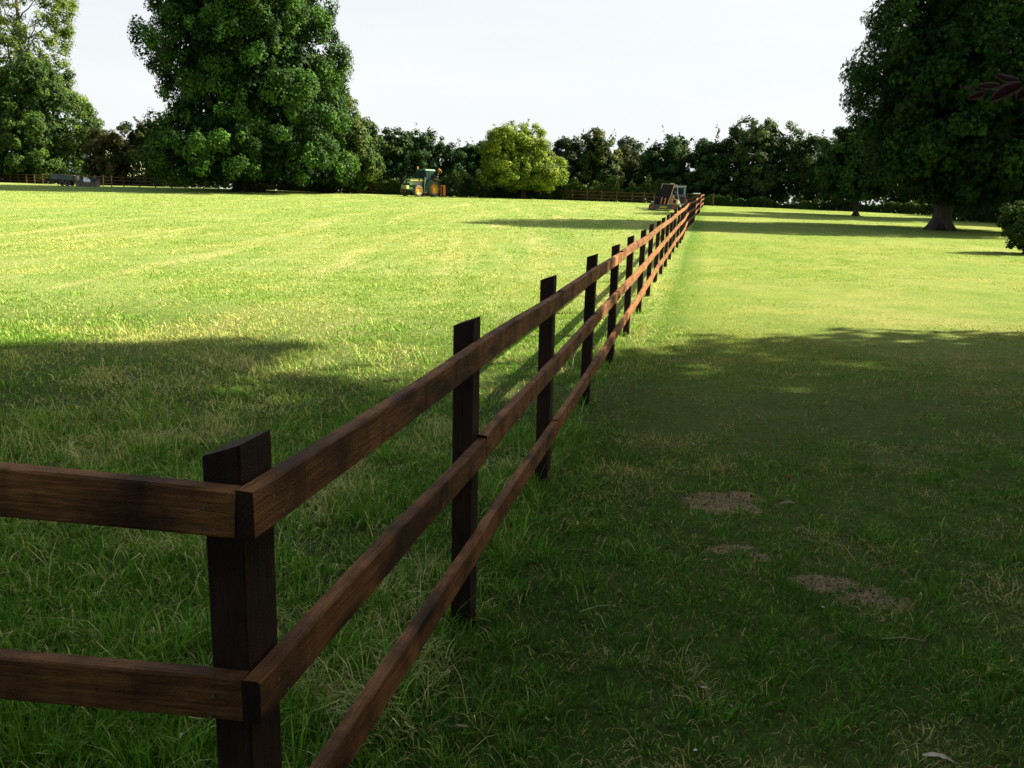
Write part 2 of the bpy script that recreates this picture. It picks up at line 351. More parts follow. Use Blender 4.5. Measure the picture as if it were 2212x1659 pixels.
def crumbs():
    rng = np.random.default_rng(15); V = []; F = []; C = []
    for cx, cy, a, b in PATCH:
        m = int(12000 * a * b * 3) + 15; x = cx + rng.normal(0, a * .75, m); y = cy + rng.normal(0, b * .75, m); r = rng.gamma(2.0, .0012, m) + .001; k = rng.uniform(0, 1, m)
        for i in range(m):
            n = len(V); z = G(x[i], y[i]); q = rng.uniform(.6, 1.3, 6) * r[i]; an = rng.uniform(0, 6.28); c, s_ = math.cos(an), math.sin(an)
            V += [(x[i] + q[0] * c, y[i] + q[0] * s_, z), (x[i] - q[1] * s_, y[i] + q[1] * c, z), (x[i] - q[2] * c, y[i] - q[2] * s_, z), (x[i] + q[3] * s_, y[i] - q[3] * c, z), (x[i], y[i], z + q[4] * 1.1)]
            F += [(n, n + 1, n + 4), (n + 1, n + 2, n + 4), (n + 2, n + 3, n + 4), (n + 3, n, n + 4)]; col = (.02, .015, .012) if k[i] < .16 else (.34, .23, .12) if k[i] < .75 else (.48, .36, .21); C += [col] * 5
    o = link('soil_crumbs', npmesh('soil_crumbs', np.array(V), np.array(F), np.array(C)), leafmat('soil', trans=0, rough=.95, spec=.1)); tag(o, 'loose crumbs of dry earth and dark droppings in the bare lawn patches', 'soil', kind='stuff')
crumbs()
# ------------------------------------------------------------------ grass blades
def blades(name, label, rng, X, Y, hlen, wid, col, lean, az):
    n = len(X); Z = gz(X, Y); fa = az + rng.normal(0, .6, n) + np.pi / 2
    dx, dy = np.cos(az), np.sin(az); sx, sy = np.cos(fa), np.sin(fa)
    h1 = hlen * .5; l1 = lean * .6; l2 = lean * 1.25
    p0 = np.stack([X, Y, Z - .003], 1)
    p1 = p0 + np.stack([dx * np.sin(l1) * h1, dy * np.sin(l1) * h1, np.cos(l1) * h1], 1)
    p2 = p1 + np.stack([dx * np.sin(l2) * h1, dy * np.sin(l2) * h1, np.cos(np.minimum(l2, 1.65)) * h1], 1)
    s = np.stack([sx, sy, np.zeros(n)], 1) * (wid / 2)[:, None]
    V = np.stack([p0 - s, p0 + s, p1 + s * .85, p1 - s * .85, p2], 1).reshape(-1, 3)
    b = (np.arange(n) * 5)[:, None]; T = np.concatenate([b + np.array([[0, 1, 2]]), b + np.array([[0, 2, 3]]), b + np.array([[3, 2, 4]])], 1).reshape(-1, 3)
    C = (col[:, None, :] * np.ones(5)[None, :, None]).reshape(-1, 3)
    me = npmesh(name, V, T, C)
    o = link(name, me, M_GRASS); tag(o, label, 'grass', kind='stuff'); return o
def scatter(rng, y0, y1, dens, xm=1.0, ymin_w=2.0):
    ymin_w = 6.5 if y1 < 4 else 5.0 if y1 < 7 else 4.0
    n = int(dens * (y1 - y0) * (2 * xm * .66 * y1 + ymin_w)); Y = rng.uniform(y0, y1, n); hw = .66 * xm * y1 + ymin_w / 2
    X = rng.uniform(-hw, hw, n); k = np.abs(X) < .66 * xm * Y + ymin_w / 2 + .3; return X[k], Y[k]
_k0 = ray(863 / 1.47558, 1364 / 1.47558).x; _Y0 = -.779 / (_k0 - .2124)
FPOST = [(_k0 * _Y0, _Y0), (-.113, 3.134), (.239, 4.834), (.630, 6.793), (1.028, 8.683), (1.412, 10.477), (1.848, 12.591), (2.308, 14.816), (2.795, 17.185)]
def grass():
    rng = np.random.default_rng(5); FX, FY, FH, FW, FC, FL, FA = [], [], [], [], [], [], []; LX, LY, LH, LW, LC, LL, LA = [], [], [], [], [], [], []
    for (y0, y1, dens, ws) in ((.2, 3.2, 11500, 1.0), (3.2, 6, 7500, 1.15), (6, 10, 3200, 1.6), (10, 17, 1200, 2.4), (17, 30, 400, 4.0), (30, 50, 120, 6.5), (50, 95, 36, 10.0)):
        X, Y = scatter(rng, y0, y1, dens)
        # most blades grow in tufts: each tuft shares a height, a tone and a spread
        td = np.clip(210 - y0 * 12, 14, 210); TX, TY = scatter(rng, y0, y1, td); nT = len(TX); T_h = rng.gamma(6, 1 / 6, nT); T_c = rng.uniform(0, 1, nT); T_b = rng.uniform(.62, 1.30, nT)
        intf = rng.uniform(0, 1, len(X)) < .62; ti = rng.integers(0, nT, len(X)); tl = TX[ti] < fx_line(TY[ti]); sp = np.where(tl, .034, .030) * (1 + .12 * y0)
        ox = rng.normal(0, 1, len(X)) * sp; oy = rng.normal(0, 1, len(X)) * sp; X = np.where(intf, TX[ti] + ox, X); Y = np.where(intf, TY[ti] + oy, Y); AZ = np.where(intf, np.arctan2(oy, ox) + rng.normal(0, .5, len(X)), rng.uniform(0, 2 * np.pi, len(X)))
        TH = np.where(intf, T_h[ti] * 1.08, .85); TC = np.where(intf, T_c[ti], rng.uniform(0, 1, len(X))); TB = np.where(intf, T_b[ti], rng.uniform(.6, 1.1, len(X))); TB = 1 + (TB - 1) * (1.0 if y1 <= 6 else .8 if y1 <= 10 else .4 if y1 < 20 else .15)
        left = X < fx_line(Y) + .02
        tuft = vnoise(X, Y, .35, 1) * .5 + vnoise(X, Y, .9, 2) * .5
        for isf in (True, False):
            m = left if isf else ~left; x = X[m]; y = Y[m]; tf = tuft[m]; n = len(x); th_, tcc, tb_, az_ = TH[m], TC[m], TB[m], AZ[m]
            keep = rng.uniform(0, 1, n) < ((.55 if isf else .8) + (.45 if isf else .2) * np.clip((tf - .25) * 2.5, 0, 1))
            if not isf: keep &= rng.uniform(0, 1, n) > bare(x, y) * .93
            x, y, tf, th_, tcc, tb_, az_ = x[keep], y[keep], tf[keep], th_[keep], tcc[keep], tb_[keep], az_[keep]; n = len(x)
            dp = np.min([np.hypot(x - p[0] + .04, y - p[1] + .05) for p in FPOST[:9]], axis=0); pb = 1 + .75 * np.exp(-(dp / .13) ** 2)
            fn = np.exp(-((x - fx_line(y)) / .35) ** 2)          # rank grass the mower misses beside the fence
            if isf:
                h = rng.gamma(6, .0076, n) * (.6 + .8 * tf) * (1 + .25 * fn) + .015; w_ = rng.uniform(.0028, .0062, n); lean = np.abs(rng.normal(.78, .40, n))
                swl = np.clip((vnoise((x - fx_line(y)) * 7, y, 9.0, 24) * .55 + vnoise((x - fx_line(y)) * 3, y, 3.5, 25) * .45 - .46) * 4, 0, 1)
                straw = swl * .38 * np.clip(y / 6 - .3, 0, 1) + np.clip((vnoise(x, y, .5, 21) * .6 + vnoise(x + y * .0, y, .16, 22) * .4 - .53) * 3.2, 0, 1) * .62 + .06
            else:
                h = rng.gamma(6, .0040, n) * (.62 + .55 * tf) * (1 + 1.1 * fn) + .008; w_ = rng.uniform(.0024, .0050, n); lean = np.abs(rng.normal(.85, .38, n))
                straw = np.clip((vnoise(x, y, .9, 31) * .5 + vnoise(x, y, .22, 32) * .5 - .47) * 3.2, 0, 1) * .70 * (1 - fn) + .08
            if not isf: swl = np.clip((vnoise(x, y, 1.6, 51) * .6 + vnoise(x, y, .5, 52) * .4 - .5) * 3.5, 0, 1)
            u = rng.uniform(0, 1, n); h = h * th_ * pb * np.clip(1.3 - y / 15, .42, 1); isst = u < straw * np.clip(1.3 - y / 22, .12, 1)
            lng = isst & (rng.uniform(0, 1, n) < .30); h = np.where(lng, h * 1.5 + .02, h); lean = np.where(isst, lean * 1.0 + .45, lean); w_ = np.where(lng, w_ * .75, w_)
            g1 = np.array([.062, .215, .012]); g2 = np.array([.235, .440, .036]); g3 = np.array([.27, .36, .10]); s1 = np.array([.50, .47, .13]); s2 = np.array([.70, .65, .28])
            if not isf: g1 = g1 * np.array([.9, .9, 1]); g1 = np.array([.052, .185, .014]); g2 = np.array([.175, .38, .032]); g3 = np.array([.26, .36, .065]); s1 = np.array([.46, .36, .11]); s2 = np.array([.72, .59, .24])
            a = np.clip(tcc * .65 + rng.uniform(0, .35, n), 0, 1)[:, None]; big = np.clip(vnoise(x, y, 2.6, 41) * .5 + vnoise(x, y, .7, 42) * .5, 0, 1)[:, None]
            g = g1 * (1 - a) + g2 * a; yy = np.clip((big - .38) * 1.5 + (a - .5) * .5, 0, 1) * np.clip((y - 3.5) / 4.5, .35, 1)[:, None]; g = g * (1 - yy) + g3 * yy  # blades near the camera stay greener: hue of the tree shade painted in
            far = np.clip((y - 6.5) / 9, 0, 1)[:, None]; g = g * (1 - far) + (g2 * .30 + g3 * .70) * far; sf = (swl * np.clip((y - 5) / 8, 0, 1) * .55)[:, None]; g = g * (1 - sf) + (s1 * .5 + s2 * .5) * .92 * sf
            s = s1 * (1 - a) + s2 * a; c = np.where(isst[:, None], s, g) * (1 + (rng.uniform(.72, 1.22, n) - 1) * np.clip(1.25 - y / 14, .22, 1))[:, None] * tb_[:, None]
            tgt = (FX, FY, FH, FW, FC, FL, FA) if isf else (LX, LY, LH, LW, LC, LL, LA)
            for lst, v in zip(tgt, (x, y, h * (1 + .05 * (ws - 1)), w_ * ws, c, lean, az_)): lst.append(v)
    cat = np.concatenate
    blades('field_grass', 'longer cut meadow grass with hay strands left of the paddock fence', rng, cat(FX), cat(FY), cat(FH), cat(FW), cat(FC), cat(FL), cat(FA))
    blades('lawn_grass', 'short worn lawn grass right of the paddock fence', rng, cat(LX), cat(LY), cat(LH), cat(LW), cat(LC), cat(LL), cat(LA))
grass()

# ------------------------------------------------------------------ fences
def rail_mesh(Ln, hh, th, seed, segs=22):
    rnd = random.Random(seed); c = .004; mb = MB()
    prof = [(-th / 2 + c, -hh / 2), (th / 2 - c, -hh / 2), (th / 2, -hh / 2 + c), (th / 2, hh / 2 - c), (th / 2 - c, hh / 2), (-th / 2 + c, hh / 2), (-th / 2, hh / 2 - c), (-th / 2, -hh / 2 + c)]
    ph = [rnd.uniform(0, 6.28) for _ in range(4)]; vs = []
    for i in range(segs + 1):
        u = i / segs; x = -Ln / 2 + Ln * u
        bz = math.sin(u * 3.3 + ph[0]) * .0045 + math.sin(u * 11 + ph[3]) * .0012; by = math.sin(u * 4 + ph[1]) * .0015
        for (a, b) in prof: vs.append((x, a + by + rnd.uniform(-.0007, .0007), b + bz + rnd.uniform(-.0009, .0009) + (.0025 * math.sin(u * 9 + ph[2]) if b > 0 else 0)))
    fs = [tuple(range(7, -1, -1)), tuple(segs * 8 + k for k in range(8))]
    for i in range(segs):
        for k in range(8): fs.append((i * 8 + k, i * 8 + (k + 1) % 8, (i + 1) * 8 + (k + 1) % 8, (i + 1) * 8 + k))
    mb.add(vs, fs); return mb.mesh('rail', smooth=False)
def post_mesh(wx, dy, h, slope, c=.003):           # x across (rail side +x, high), y along the fence; local x of the wood runs upward in the mesh below
    mb = MB(); o = [(-wx / 2 + c, -dy / 2), (wx / 2 - c, -dy / 2), (wx / 2, -dy / 2 + c), (wx / 2, dy / 2 - c), (wx / 2 - c, dy / 2), (-wx / 2 + c, dy / 2), (-wx / 2, dy / 2 - c), (-wx / 2, -dy / 2 + c)]
    lv = [0, .3, .6, .85, 1]
    vs = []
    for k in lv:
        for a, b in o: vs.append(((h - slope * (wx / 2 - a)) * k + (-.25 if k == 0 else 0), a, b))
    fs = [tuple(range(7, -1, -1)), tuple(len(lv) * 8 - 8 + k for k in range(8))]
    for j in range(len(lv) - 1):
        for k in range(8): fs.append((j * 8 + k, j * 8 + (k + 1) % 8, j * 8 + 8 + (k + 1) % 8, j * 8 + 8 + k))
    mb.add(vs, fs); return mb.mesh('post')
POST_ROT = Matrix(((0, 1, 0, 0), (0, 0, 1, 0), (1, 0, 0, 0), (0, 0, 0, 1)))    # mesh x -> up, mesh y -> across, mesh z -> along
def place(o, root, M):                             # world matrix M for a child of root (root only translated)
    o.parent = root; o.matrix_parent_inverse = Matrix.Identity(4)
    o.matrix_local = Matrix.Translation(-root.location) @ M
def frame(p, d, upv=Vector((0, 0, 1))):            # x along d, y left, z up
    x = d.normalized(); y = upv.cross(x).normalized(); z = x.cross(y); return Matrix.Translation(p) @ Matrix((x, y, z)).transposed().to_4x4()

PH, PW, PD = 1.20, .075, .10
FP = [(-.113, 3.134), (.239, 4.834), (.630, 6.793), (1.028, 8.683), (1.412, 10.477), (1.848, 12.591), (2.308, 14.816), (2.795, 17.185), (3.168, 18.832), (3.526, 20.413), (3.959, 22.37), (4.385, 24.343)]
# first post: where the sight line through its far right top corner meets the fence line
_k = ray(863 / 1.47558, 1364 / 1.47558).x; _Y = -.779 / (_k - .2124); P1 = (_k * _Y - .003, _Y)
FP = [P1] + FP; FEND = at(1519, 444, 86)
y = FP[-1][1]; x = FP[-1][0]; nrem = round((FEND.y - y) / 1.93)
for i in range(1, nrem + 1):
    u = i / nrem; FP.append((x + (FEND.x - x) * u + math.sin(u * math.pi) * .55 * 0 + .05 * math.sin(i * .7), y + (FEND.y - y) * u))
def main_fence():
    root = empty('post_and_rail_fence', (P1[0], P1[1], 0))
    tag(root, 'long brown three-rail timber fence running from the near corner post far up the field', 'fence', 'post and rail fences')
    pm = [post_mesh(PW, PD, PH + random.Random(k).uniform(-.012, .012), .36, .003) for k in range(5)]
    rnd = random.Random(4); fd = Vector((.2124, 1, 0)).normalized(); right = Vector((fd.y, -fd.x, 0))
    cor = []                                       # rail-side far corner positions -> post centres
    for i, (x, y) in enumerate(FP):
        a = Vector((FP[max(i - 1, 0)][0], FP[max(i - 1, 0)][1], 0)); b = Vector((FP[min(i + 1, len(FP) - 1)][0], FP[min(i + 1, len(FP) - 1)][1], 0)); d = (b - a).normalized() if i else fd
        r_ = Vector((d.y, -d.x, 0)); z = G(x, y); c = Vector((x, y, z)) - r_ * PW / 2 - d * PD / 2
        cor.append((c, d, r_))
        tw = rnd.uniform(-1.2, 1.2) if i > 1 else 0
        M = Matrix.Translation(c + Vector((0, 0, rnd.uniform(-.012, .012) if i > 1 else (-.008 if i == 0 else 0))) + (d * .009 if i == 0 else Vector())) @ Matrix.Rotation(math.atan2(d.y, d.x) - math.pi / 2 + R(tw), 4, 'Z') @ Matrix.Rotation(R(rnd.uniform(-.5, .5)), 4, 'Y') @ POST_ROT
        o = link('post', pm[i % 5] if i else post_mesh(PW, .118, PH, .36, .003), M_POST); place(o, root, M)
    TOPS = (.086, .452, .822); RH, RT = .088, .037
    for lv, tp in enumerate(TOPS):
        i = 0; step = 2; first = True
        while i < len(FP) - 1:
            j = min(i + (step if not (first and lv == 1) else 1), len(FP) - 1); first = False
            if lv == 1 and i == 1: j = 3
            c0, d0, r0 = cor[i]; c1, d1, r1 = cor[j]
            a = c0 + r0 * (PW / 2 + RT / 2 + .001); b = c1 + r1 * (PW / 2 + RT / 2 + .001)
            if i == 0: a = a - fd * (PD / 2 + RT + .001)
            if j == len(FP) - 1: b = b + d1 * (PD / 2)
            dz = rnd.uniform(-.006, .006) if i else .010; dz1 = rnd.uniform(-.006, .006)
            a = a + Vector((0, 0, PH - tp - RH / 2 + dz)); b = b + Vector((0, 0, PH - tp - RH / 2 + dz1))
            ln = (b - a).length - .003; o = link('rail', rail_mesh(ln, RH, RT, i * 7 + lv, 22 if i < 12 else 8), M_RAIL)
            place(o, root, frame((a + b) / 2, b - a) @ Matrix.Rotation(R(rnd.uniform(-1, 1)), 4, 'X'))
            i = j
    # nails in the near rails
    for i in range(0, 7):
        c, d, r_ = cor[i]
        for tp in TOPS:
            for q in (-.02, .022):
                p = c + r_ * (PW / 2 + RT + .001) + Vector((0, 0, PH - tp - RH / 2 + q)) + d * (.02 if q < 0 else -.015)
                mb = MB(); mb.tube([r_ * -.004, r_ * .0025], .0032, 8); o = mb.build('nail', M_NAIL); place(o, root, Matrix.Translation(p))
    # side fence going left from the corner post
    root2 = empty('side_fence', (P1[0] - .1, P1[1], 0))
    tag(root2, 'near timber rails nailed to the corner post and running out at the left', 'fence', 'post and rail fences')
    c, d, r_ = cor[0]
    e0 = c + r_ * (PW / 2 + .0005) - d * (PD / 2 + RT / 2 + .001)
    ld = (Vector((-1, .03, .060))).normalized()
    for k, tp in enumerate(TOPS):
        a = e0 + Vector((0, 0, PH - tp - RH / 2 + .009)); l2 = (ld + Vector((0, -.012 * k, .006 * k))).normalized(); b = a + l2 * 3.6
        o = link('rail', rail_mesh(3.6, .088, RT - .001, 300 + k, 26), M_RAIL); place(o, root2, frame((a + b) / 2, b - a))
    for s in (1.85, 3.55):
        p = e0 + ld * s + Vector((0, PD / 2 + RT / 2 + .002, 0)); p.z = G(p.x, p.y) + (ld.z * s)
        o = link('post', pm[1], M_POST); place(o, root2, Matrix.Translation(p) @ Matrix.Rotation(R(88), 4, 'Z') @ POST_ROT)
    for tp in TOPS[:2]:
        for q, s in ((.018, .055), (-.026, .062)):
            p = e0 + ld * s - Vector((0, RT / 2, 0)) + Vector((0, 0, PH - tp - RH / 2 + q)); mb = MB(); mb.tube([Vector((0, .004, 0)), Vector((0, -.0022, 0))], .0032, 8); o = mb.build('nail', M_NAIL); place(o, root2, Matrix.Translation(p))
main_fence()

def far_fence():
    # along the hedge: (pixel x, pixel y of the foot, distance)
    K = [(-220, 388, 130), (7.7, 394, 118), (102, 398.5, 112), (250, 403.5, 101), (360, 405, 100), (495, 406.5, 106), (690, 414, 107), (825, 417.5, 107), (1025, 424.5, 106), (1180, 430, 104), (1265, 435, 101), (1375, 437.5, 97), (1412, 440, 94)]
    pts = [at(*k) for k in K]
    root = empty('boundary_fence', (pts[0].x, pts[0].y, G(pts[0].x, pts[0].y))); tag(root, 'far post and rail fence along the foot of the hedge behind the tractor and trailers', 'fence', 'post and rail fences')
    seg = [(pts[i + 1] - pts[i]).xy.length for i in range(len(pts) - 1)]; tot = sum(seg); n = int(tot / 1.93)
    P = []
    for i in range(n + 1):
        s = tot * i / n; k = 0
        while k < len(seg) - 1 and s > seg[k]: s -= seg[k]; k += 1
        q = pts[k].lerp(pts[k + 1], min(1, s / seg[k])); P.append(Vector((q.x, q.y, G(q.x, q.y))))
    pm = post_mesh(.10, .10, 1.2, .2, .004); rnd = random.Random(8)
    for i, p in enumerate(P):
        o = link('post', pm, M_FARF); place(o, root, Matrix.Translation(p + Vector((0, 0, rnd.uniform(-.03, .03)))) @ Matrix.Rotation(R(-90 + rnd.uniform(-5, 5)), 4, 'Z') @ POST_ROT)
    for lv, h in enumerate((1.05, .68, .32)):
        i = 0
        while i < len(P) - 1:
            j = min(i + 3, len(P) - 1); a = P[i] + Vector((0, .07, h)); b = P[j] + Vector((0, .07, h))
            o = link('rail', rail_mesh((b - a).length, .085, .036, i + lv, 3), M_FARF); place(o, root, frame((a + b) / 2, b - a)); i = j
far_fence()
def field_gate():
    a = at(1470, 443, 90); b = at(1513, 445, 89); a.z = G(a.x, a.y); b.z = G(b.x, b.y)
    root = empty('field_gate', a, math.atan2((b - a).y, (b - a).x)); tag(root, 'dark five-bar field gate between the trailer and the far end of the long fence', 'gate')
    ln = (b - a).xy.length
    for k, z in enumerate((.25, .42, .60, .80, 1.08)): MB().box((ln / 2, 0, z), (ln - .1, .035, .075 if k < 4 else .10)).build('bar', M_FARF, root)
    MB().box((.04, 0, .65), (.10, .06, 1.0), ch=.01).build('stile', M_FARF, root); MB().box((ln - .06, 0, .62), (.08, .05, .9), ch=.01).build('stile', M_FARF, root)
    MB().box((-.13, 0, .62), (.14, .14, 1.45), ch=.02).build('gate_post', M_FARF, root)
    MB().tube([(.1, .03, .2), (ln - .1, .03, 1.05)], .03, 6).build('brace', M_FARF, root)
    mb = MB(); mb.tube([(ln - .82, -.05, 1.17), (ln - .1, -.05, 1.17)], .035, 8); mb.build('white_bar', paint('white_bar', (.8, .8, .8)), root)
    p = at(1539, 447, 88); p.z = G(p.x, p.y)
    o = link('fence_post', post_mesh(.13, .13, 1.25, .1, .01), M_FARF); o.matrix_world = Matrix.Translation(p) @ POST_ROT
    tag(o, 'lone dark post standing in the shade right of the long fence end', 'post')
field_gate()

# ------------------------------------------------------------------ trees
def unit(v): return v / np.maximum(np.linalg.norm(v, axis=1, keepdims=True), 1e-9)
def leaf_mesh(name, P, Nn, S, C, rng, kind='rhomb', droop=.0):
    """P leaf positions, Nn facing directions, S sizes, C colours"""
    n = len(P); rnd = unit(rng.normal(size=(n, 3))); T = unit(np.cross(Nn, rnd)); T[:, 2] -= droop; T = unit(T); B = unit(np.cross(Nn, T))
    if kind == 'rhomb':
        w_ = rng.uniform(.30, .48, n)[:, None]; s = S[:, None]; fold = Nn * s * .10
        V = np.stack([P - T * s * .5, P + B * s * w_ + fold, P + T * s * .5 - fold, P - B * s * w_ + fold], 1).reshape(-1, 3)
        Q = (np.arange(n) * 4)[:, None] + np.arange(4)[None]
        return npmesh(name, V, Q, np.repeat(C, 4, 0), quads=True)
    # palmate: five leaflets from one stalk point
    VV = []; CC = []
    for k, a in enumerate(np.array([-1.9, -1.0, 0, 1.0, 1.9]) * .72):
        ca, sa = math.cos(a), math.sin(a); d = unit(T * ca + B * sa - Nn * .25); e_ = unit(np.cross(Nn, d)); ln = (S * (1.0 - .16 * abs(k - 2)))[:, None]
        VV.append(np.stack([P, P + d * ln * .62 + e_ * ln * .19, P + d * ln - Nn * ln * .15, P + d * ln * .62 - e_ * ln * .19], 1)); CC.append(C * rng.uniform(.88, 1.1, n)[:, None])
    V = np.stack(VV, 1).reshape(-1, 3); Q = (np.arange(n * 5) * 4)[:, None] + np.arange(4)[None]
    return npmesh(name, V, Q, np.repeat(np.stack(CC, 1).reshape(-1, 3), 4, 0), quads=True)
def crown_points(rng, rows, nb, nl, rb, kd=.85, shell=.55, squash=.8, flat=0):
    """rows: (z, cx, w, cy) from top to bottom in metres, local to the tree"""
    rows = sorted(rows, key=lambda r: r[0]); z = np.array([r[0] for r in rows]); cx = np.array([r[1] for r in rows]); ww = np.array([r[2] for r in rows])
    zz = np.linspace(z[0], z[-1], 400); wi = np.interp(zz, z, ww); cdf = np.cumsum(wi ** 1.3); cdf /= cdf[-1]
    # boughs: large uneven masses that make the outline and the deep gaps between them
    nB = max(int(nb / 11), 6); ZB = np.interp((np.arange(nB) + rng.uniform(.1, .9, nB)) / nB, cdf, zz); WB = np.interp(ZB, z, ww); CB = np.interp(ZB, z, cx)
    RB = np.minimum(rb * rng.uniform(1.5, 2.6, nB), WB * .55 + rb * .35); tB = np.arange(nB) * 2.39996 + rng.uniform(-.5, .5, nB)
    rB = np.maximum(WB - RB * .80, 0) * np.where(rng.uniform(0, 1, nB) < .78, rng.uniform(.86, 1.17, nB), rng.uniform(.3, .9, nB)); ZB = np.clip(ZB, z[0] + RB * .78, z[-1] - RB * .55)
    BB = np.stack([CB + rB * np.cos(tB), rB * np.sin(tB) * kd, ZB], 1)
    bi = rng.integers(0, nB, nb); db = unit(rng.normal(size=(nb, 3)) + np.stack([np.cos(tB[bi]), np.sin(tB[bi]), np.full(nb, .25)], 1) * .8)
    br = rb * rng.uniform(.30, .72, nb); CX0 = CB[bi]; BC = BB[bi] + db * (RB[bi] - br * .4)[:, None] * np.array([1, 1, .85])
    cnt = np.maximum((nl * br ** 2 / (br ** 2).sum()).astype(int), 4); idx = np.repeat(np.arange(nb), cnt); m = len(idx)
    d = unit(rng.normal(size=(m, 3))); r = br[idx] * (shell + (1.15 - shell) * rng.uniform(0, 1, m) ** .8)
    P = BC[idx] + d * r[:, None] * np.array([1, 1, squash])
    outd = unit(np.stack([P[:, 0] - CX0[idx], P[:, 1], (P[:, 2] - (z[0] + z[-1]) / 2) * .6], 1))
    Nn = unit(d * .8 + outd * .6 + np.array([0, 0, .55]) + rng.normal(size=(m, 3)) * .32)
    return P, Nn, idx, nb
def colours(rng, idx, nb, base, alt, spread=.22, altp=.3):
    base = np.array(base); alt = np.array(alt); m = len(idx); cb = rng.uniform(0, 1, nb); bb = rng.uniform(1 - spread, 1 + spread, nb)
    f = np.clip(cb[idx] * 2 * altp + rng.normal(0, .18, m), 0, 1)[:, None]
    return (base * (1 - f) + alt * f) * bb[idx][:, None] * rng.uniform(.78, 1.22, m)[:, None]
def limbs(mb, rnd, base, top, r0, crown_rows, n=9, lo=.25, reach=.8):
    base = Vector(base); top = Vector(top); pts = []; K = 9
    for i in range(K + 1):
        u = i / K; p = base.lerp(top, u); pts.append(p + Vector((math.sin(u * 4 + rnd.random() * .5) * r0 * .5, math.cos(u * 3) * r0 * .4, 0)))
    rad = [r0 * (1.0 - .88 * (i / K)) for i in range(K + 1)]
    pts.insert(0, base + Vector((0, 0, -.3))); rad.insert(0, r0 * 1.9); pts.insert(2, base + (top - base).normalized() * r0 * 1.2); rad[1] = r0 * 1.5; rad.insert(2, r0 * 1.08)
    mb.tube(pts, rad, 12)
    for a in range(6):                             # root flare
        an = a * 1.05 + rnd.random(); d = Vector((math.cos(an), math.sin(an), 0)); mb.tube([base + d * r0 * .5 + Vector((0, 0, r0 * 1.5)), base + d * r0 * 1.25 + Vector((0, 0, r0 * .35)), base + d * r0 * 2.1 + Vector((0, 0, -.15))], [r0 * .42, r0 * .38, r0 * .16], 7)
    H = (top - base).length; rows = sorted(crown_rows, key=lambda r: r[0]); zs = [r[0] for r in rows]
    for k in range(n):
        u = lo + (1 - lo) * .92 * (k + rnd.random() * .5) / n; p = base.lerp(top, u); an = k * 2.4 + rnd.random()
        zt = min(p.z + H * rnd.uniform(.08, .22), zs[-1]); W = float(np.interp(zt, zs, [r[2] for r in rows])) * reach * rnd.uniform(.7, 1.05); cxx = float(np.interp(zt, zs, [r[1] for r in rows]))
        e_ = Vector((cxx + math.cos(an) * W, math.sin(an) * W * .8, zt)); r1 = r0 * (1 - u) * .45 + .03; q = []
        for s in range(6):
            f = s / 5; q.append(p.lerp(e_, f) + Vector((rnd.uniform(-1, 1), rnd.uniform(-1, 1), 0)) * .05 * W + Vector((0, 0, -math.sin(f * math.pi) * W * .12)))
        mb.tube(q, [r1 * (1 - .8 * s / 5) for s in range(6)], 6)
        for s in (2, 3, 4):
            g = q[s] + Vector((rnd.uniform(-1, 1), rnd.uniform(-1, 1), rnd.uniform(.3, 1.2))) * W * .35; mb.tube([q[s], q[s].lerp(g, .5) + Vector((0, 0, .1)), g], [r1 * .4, r1 * .25, r1 * .08], 5)
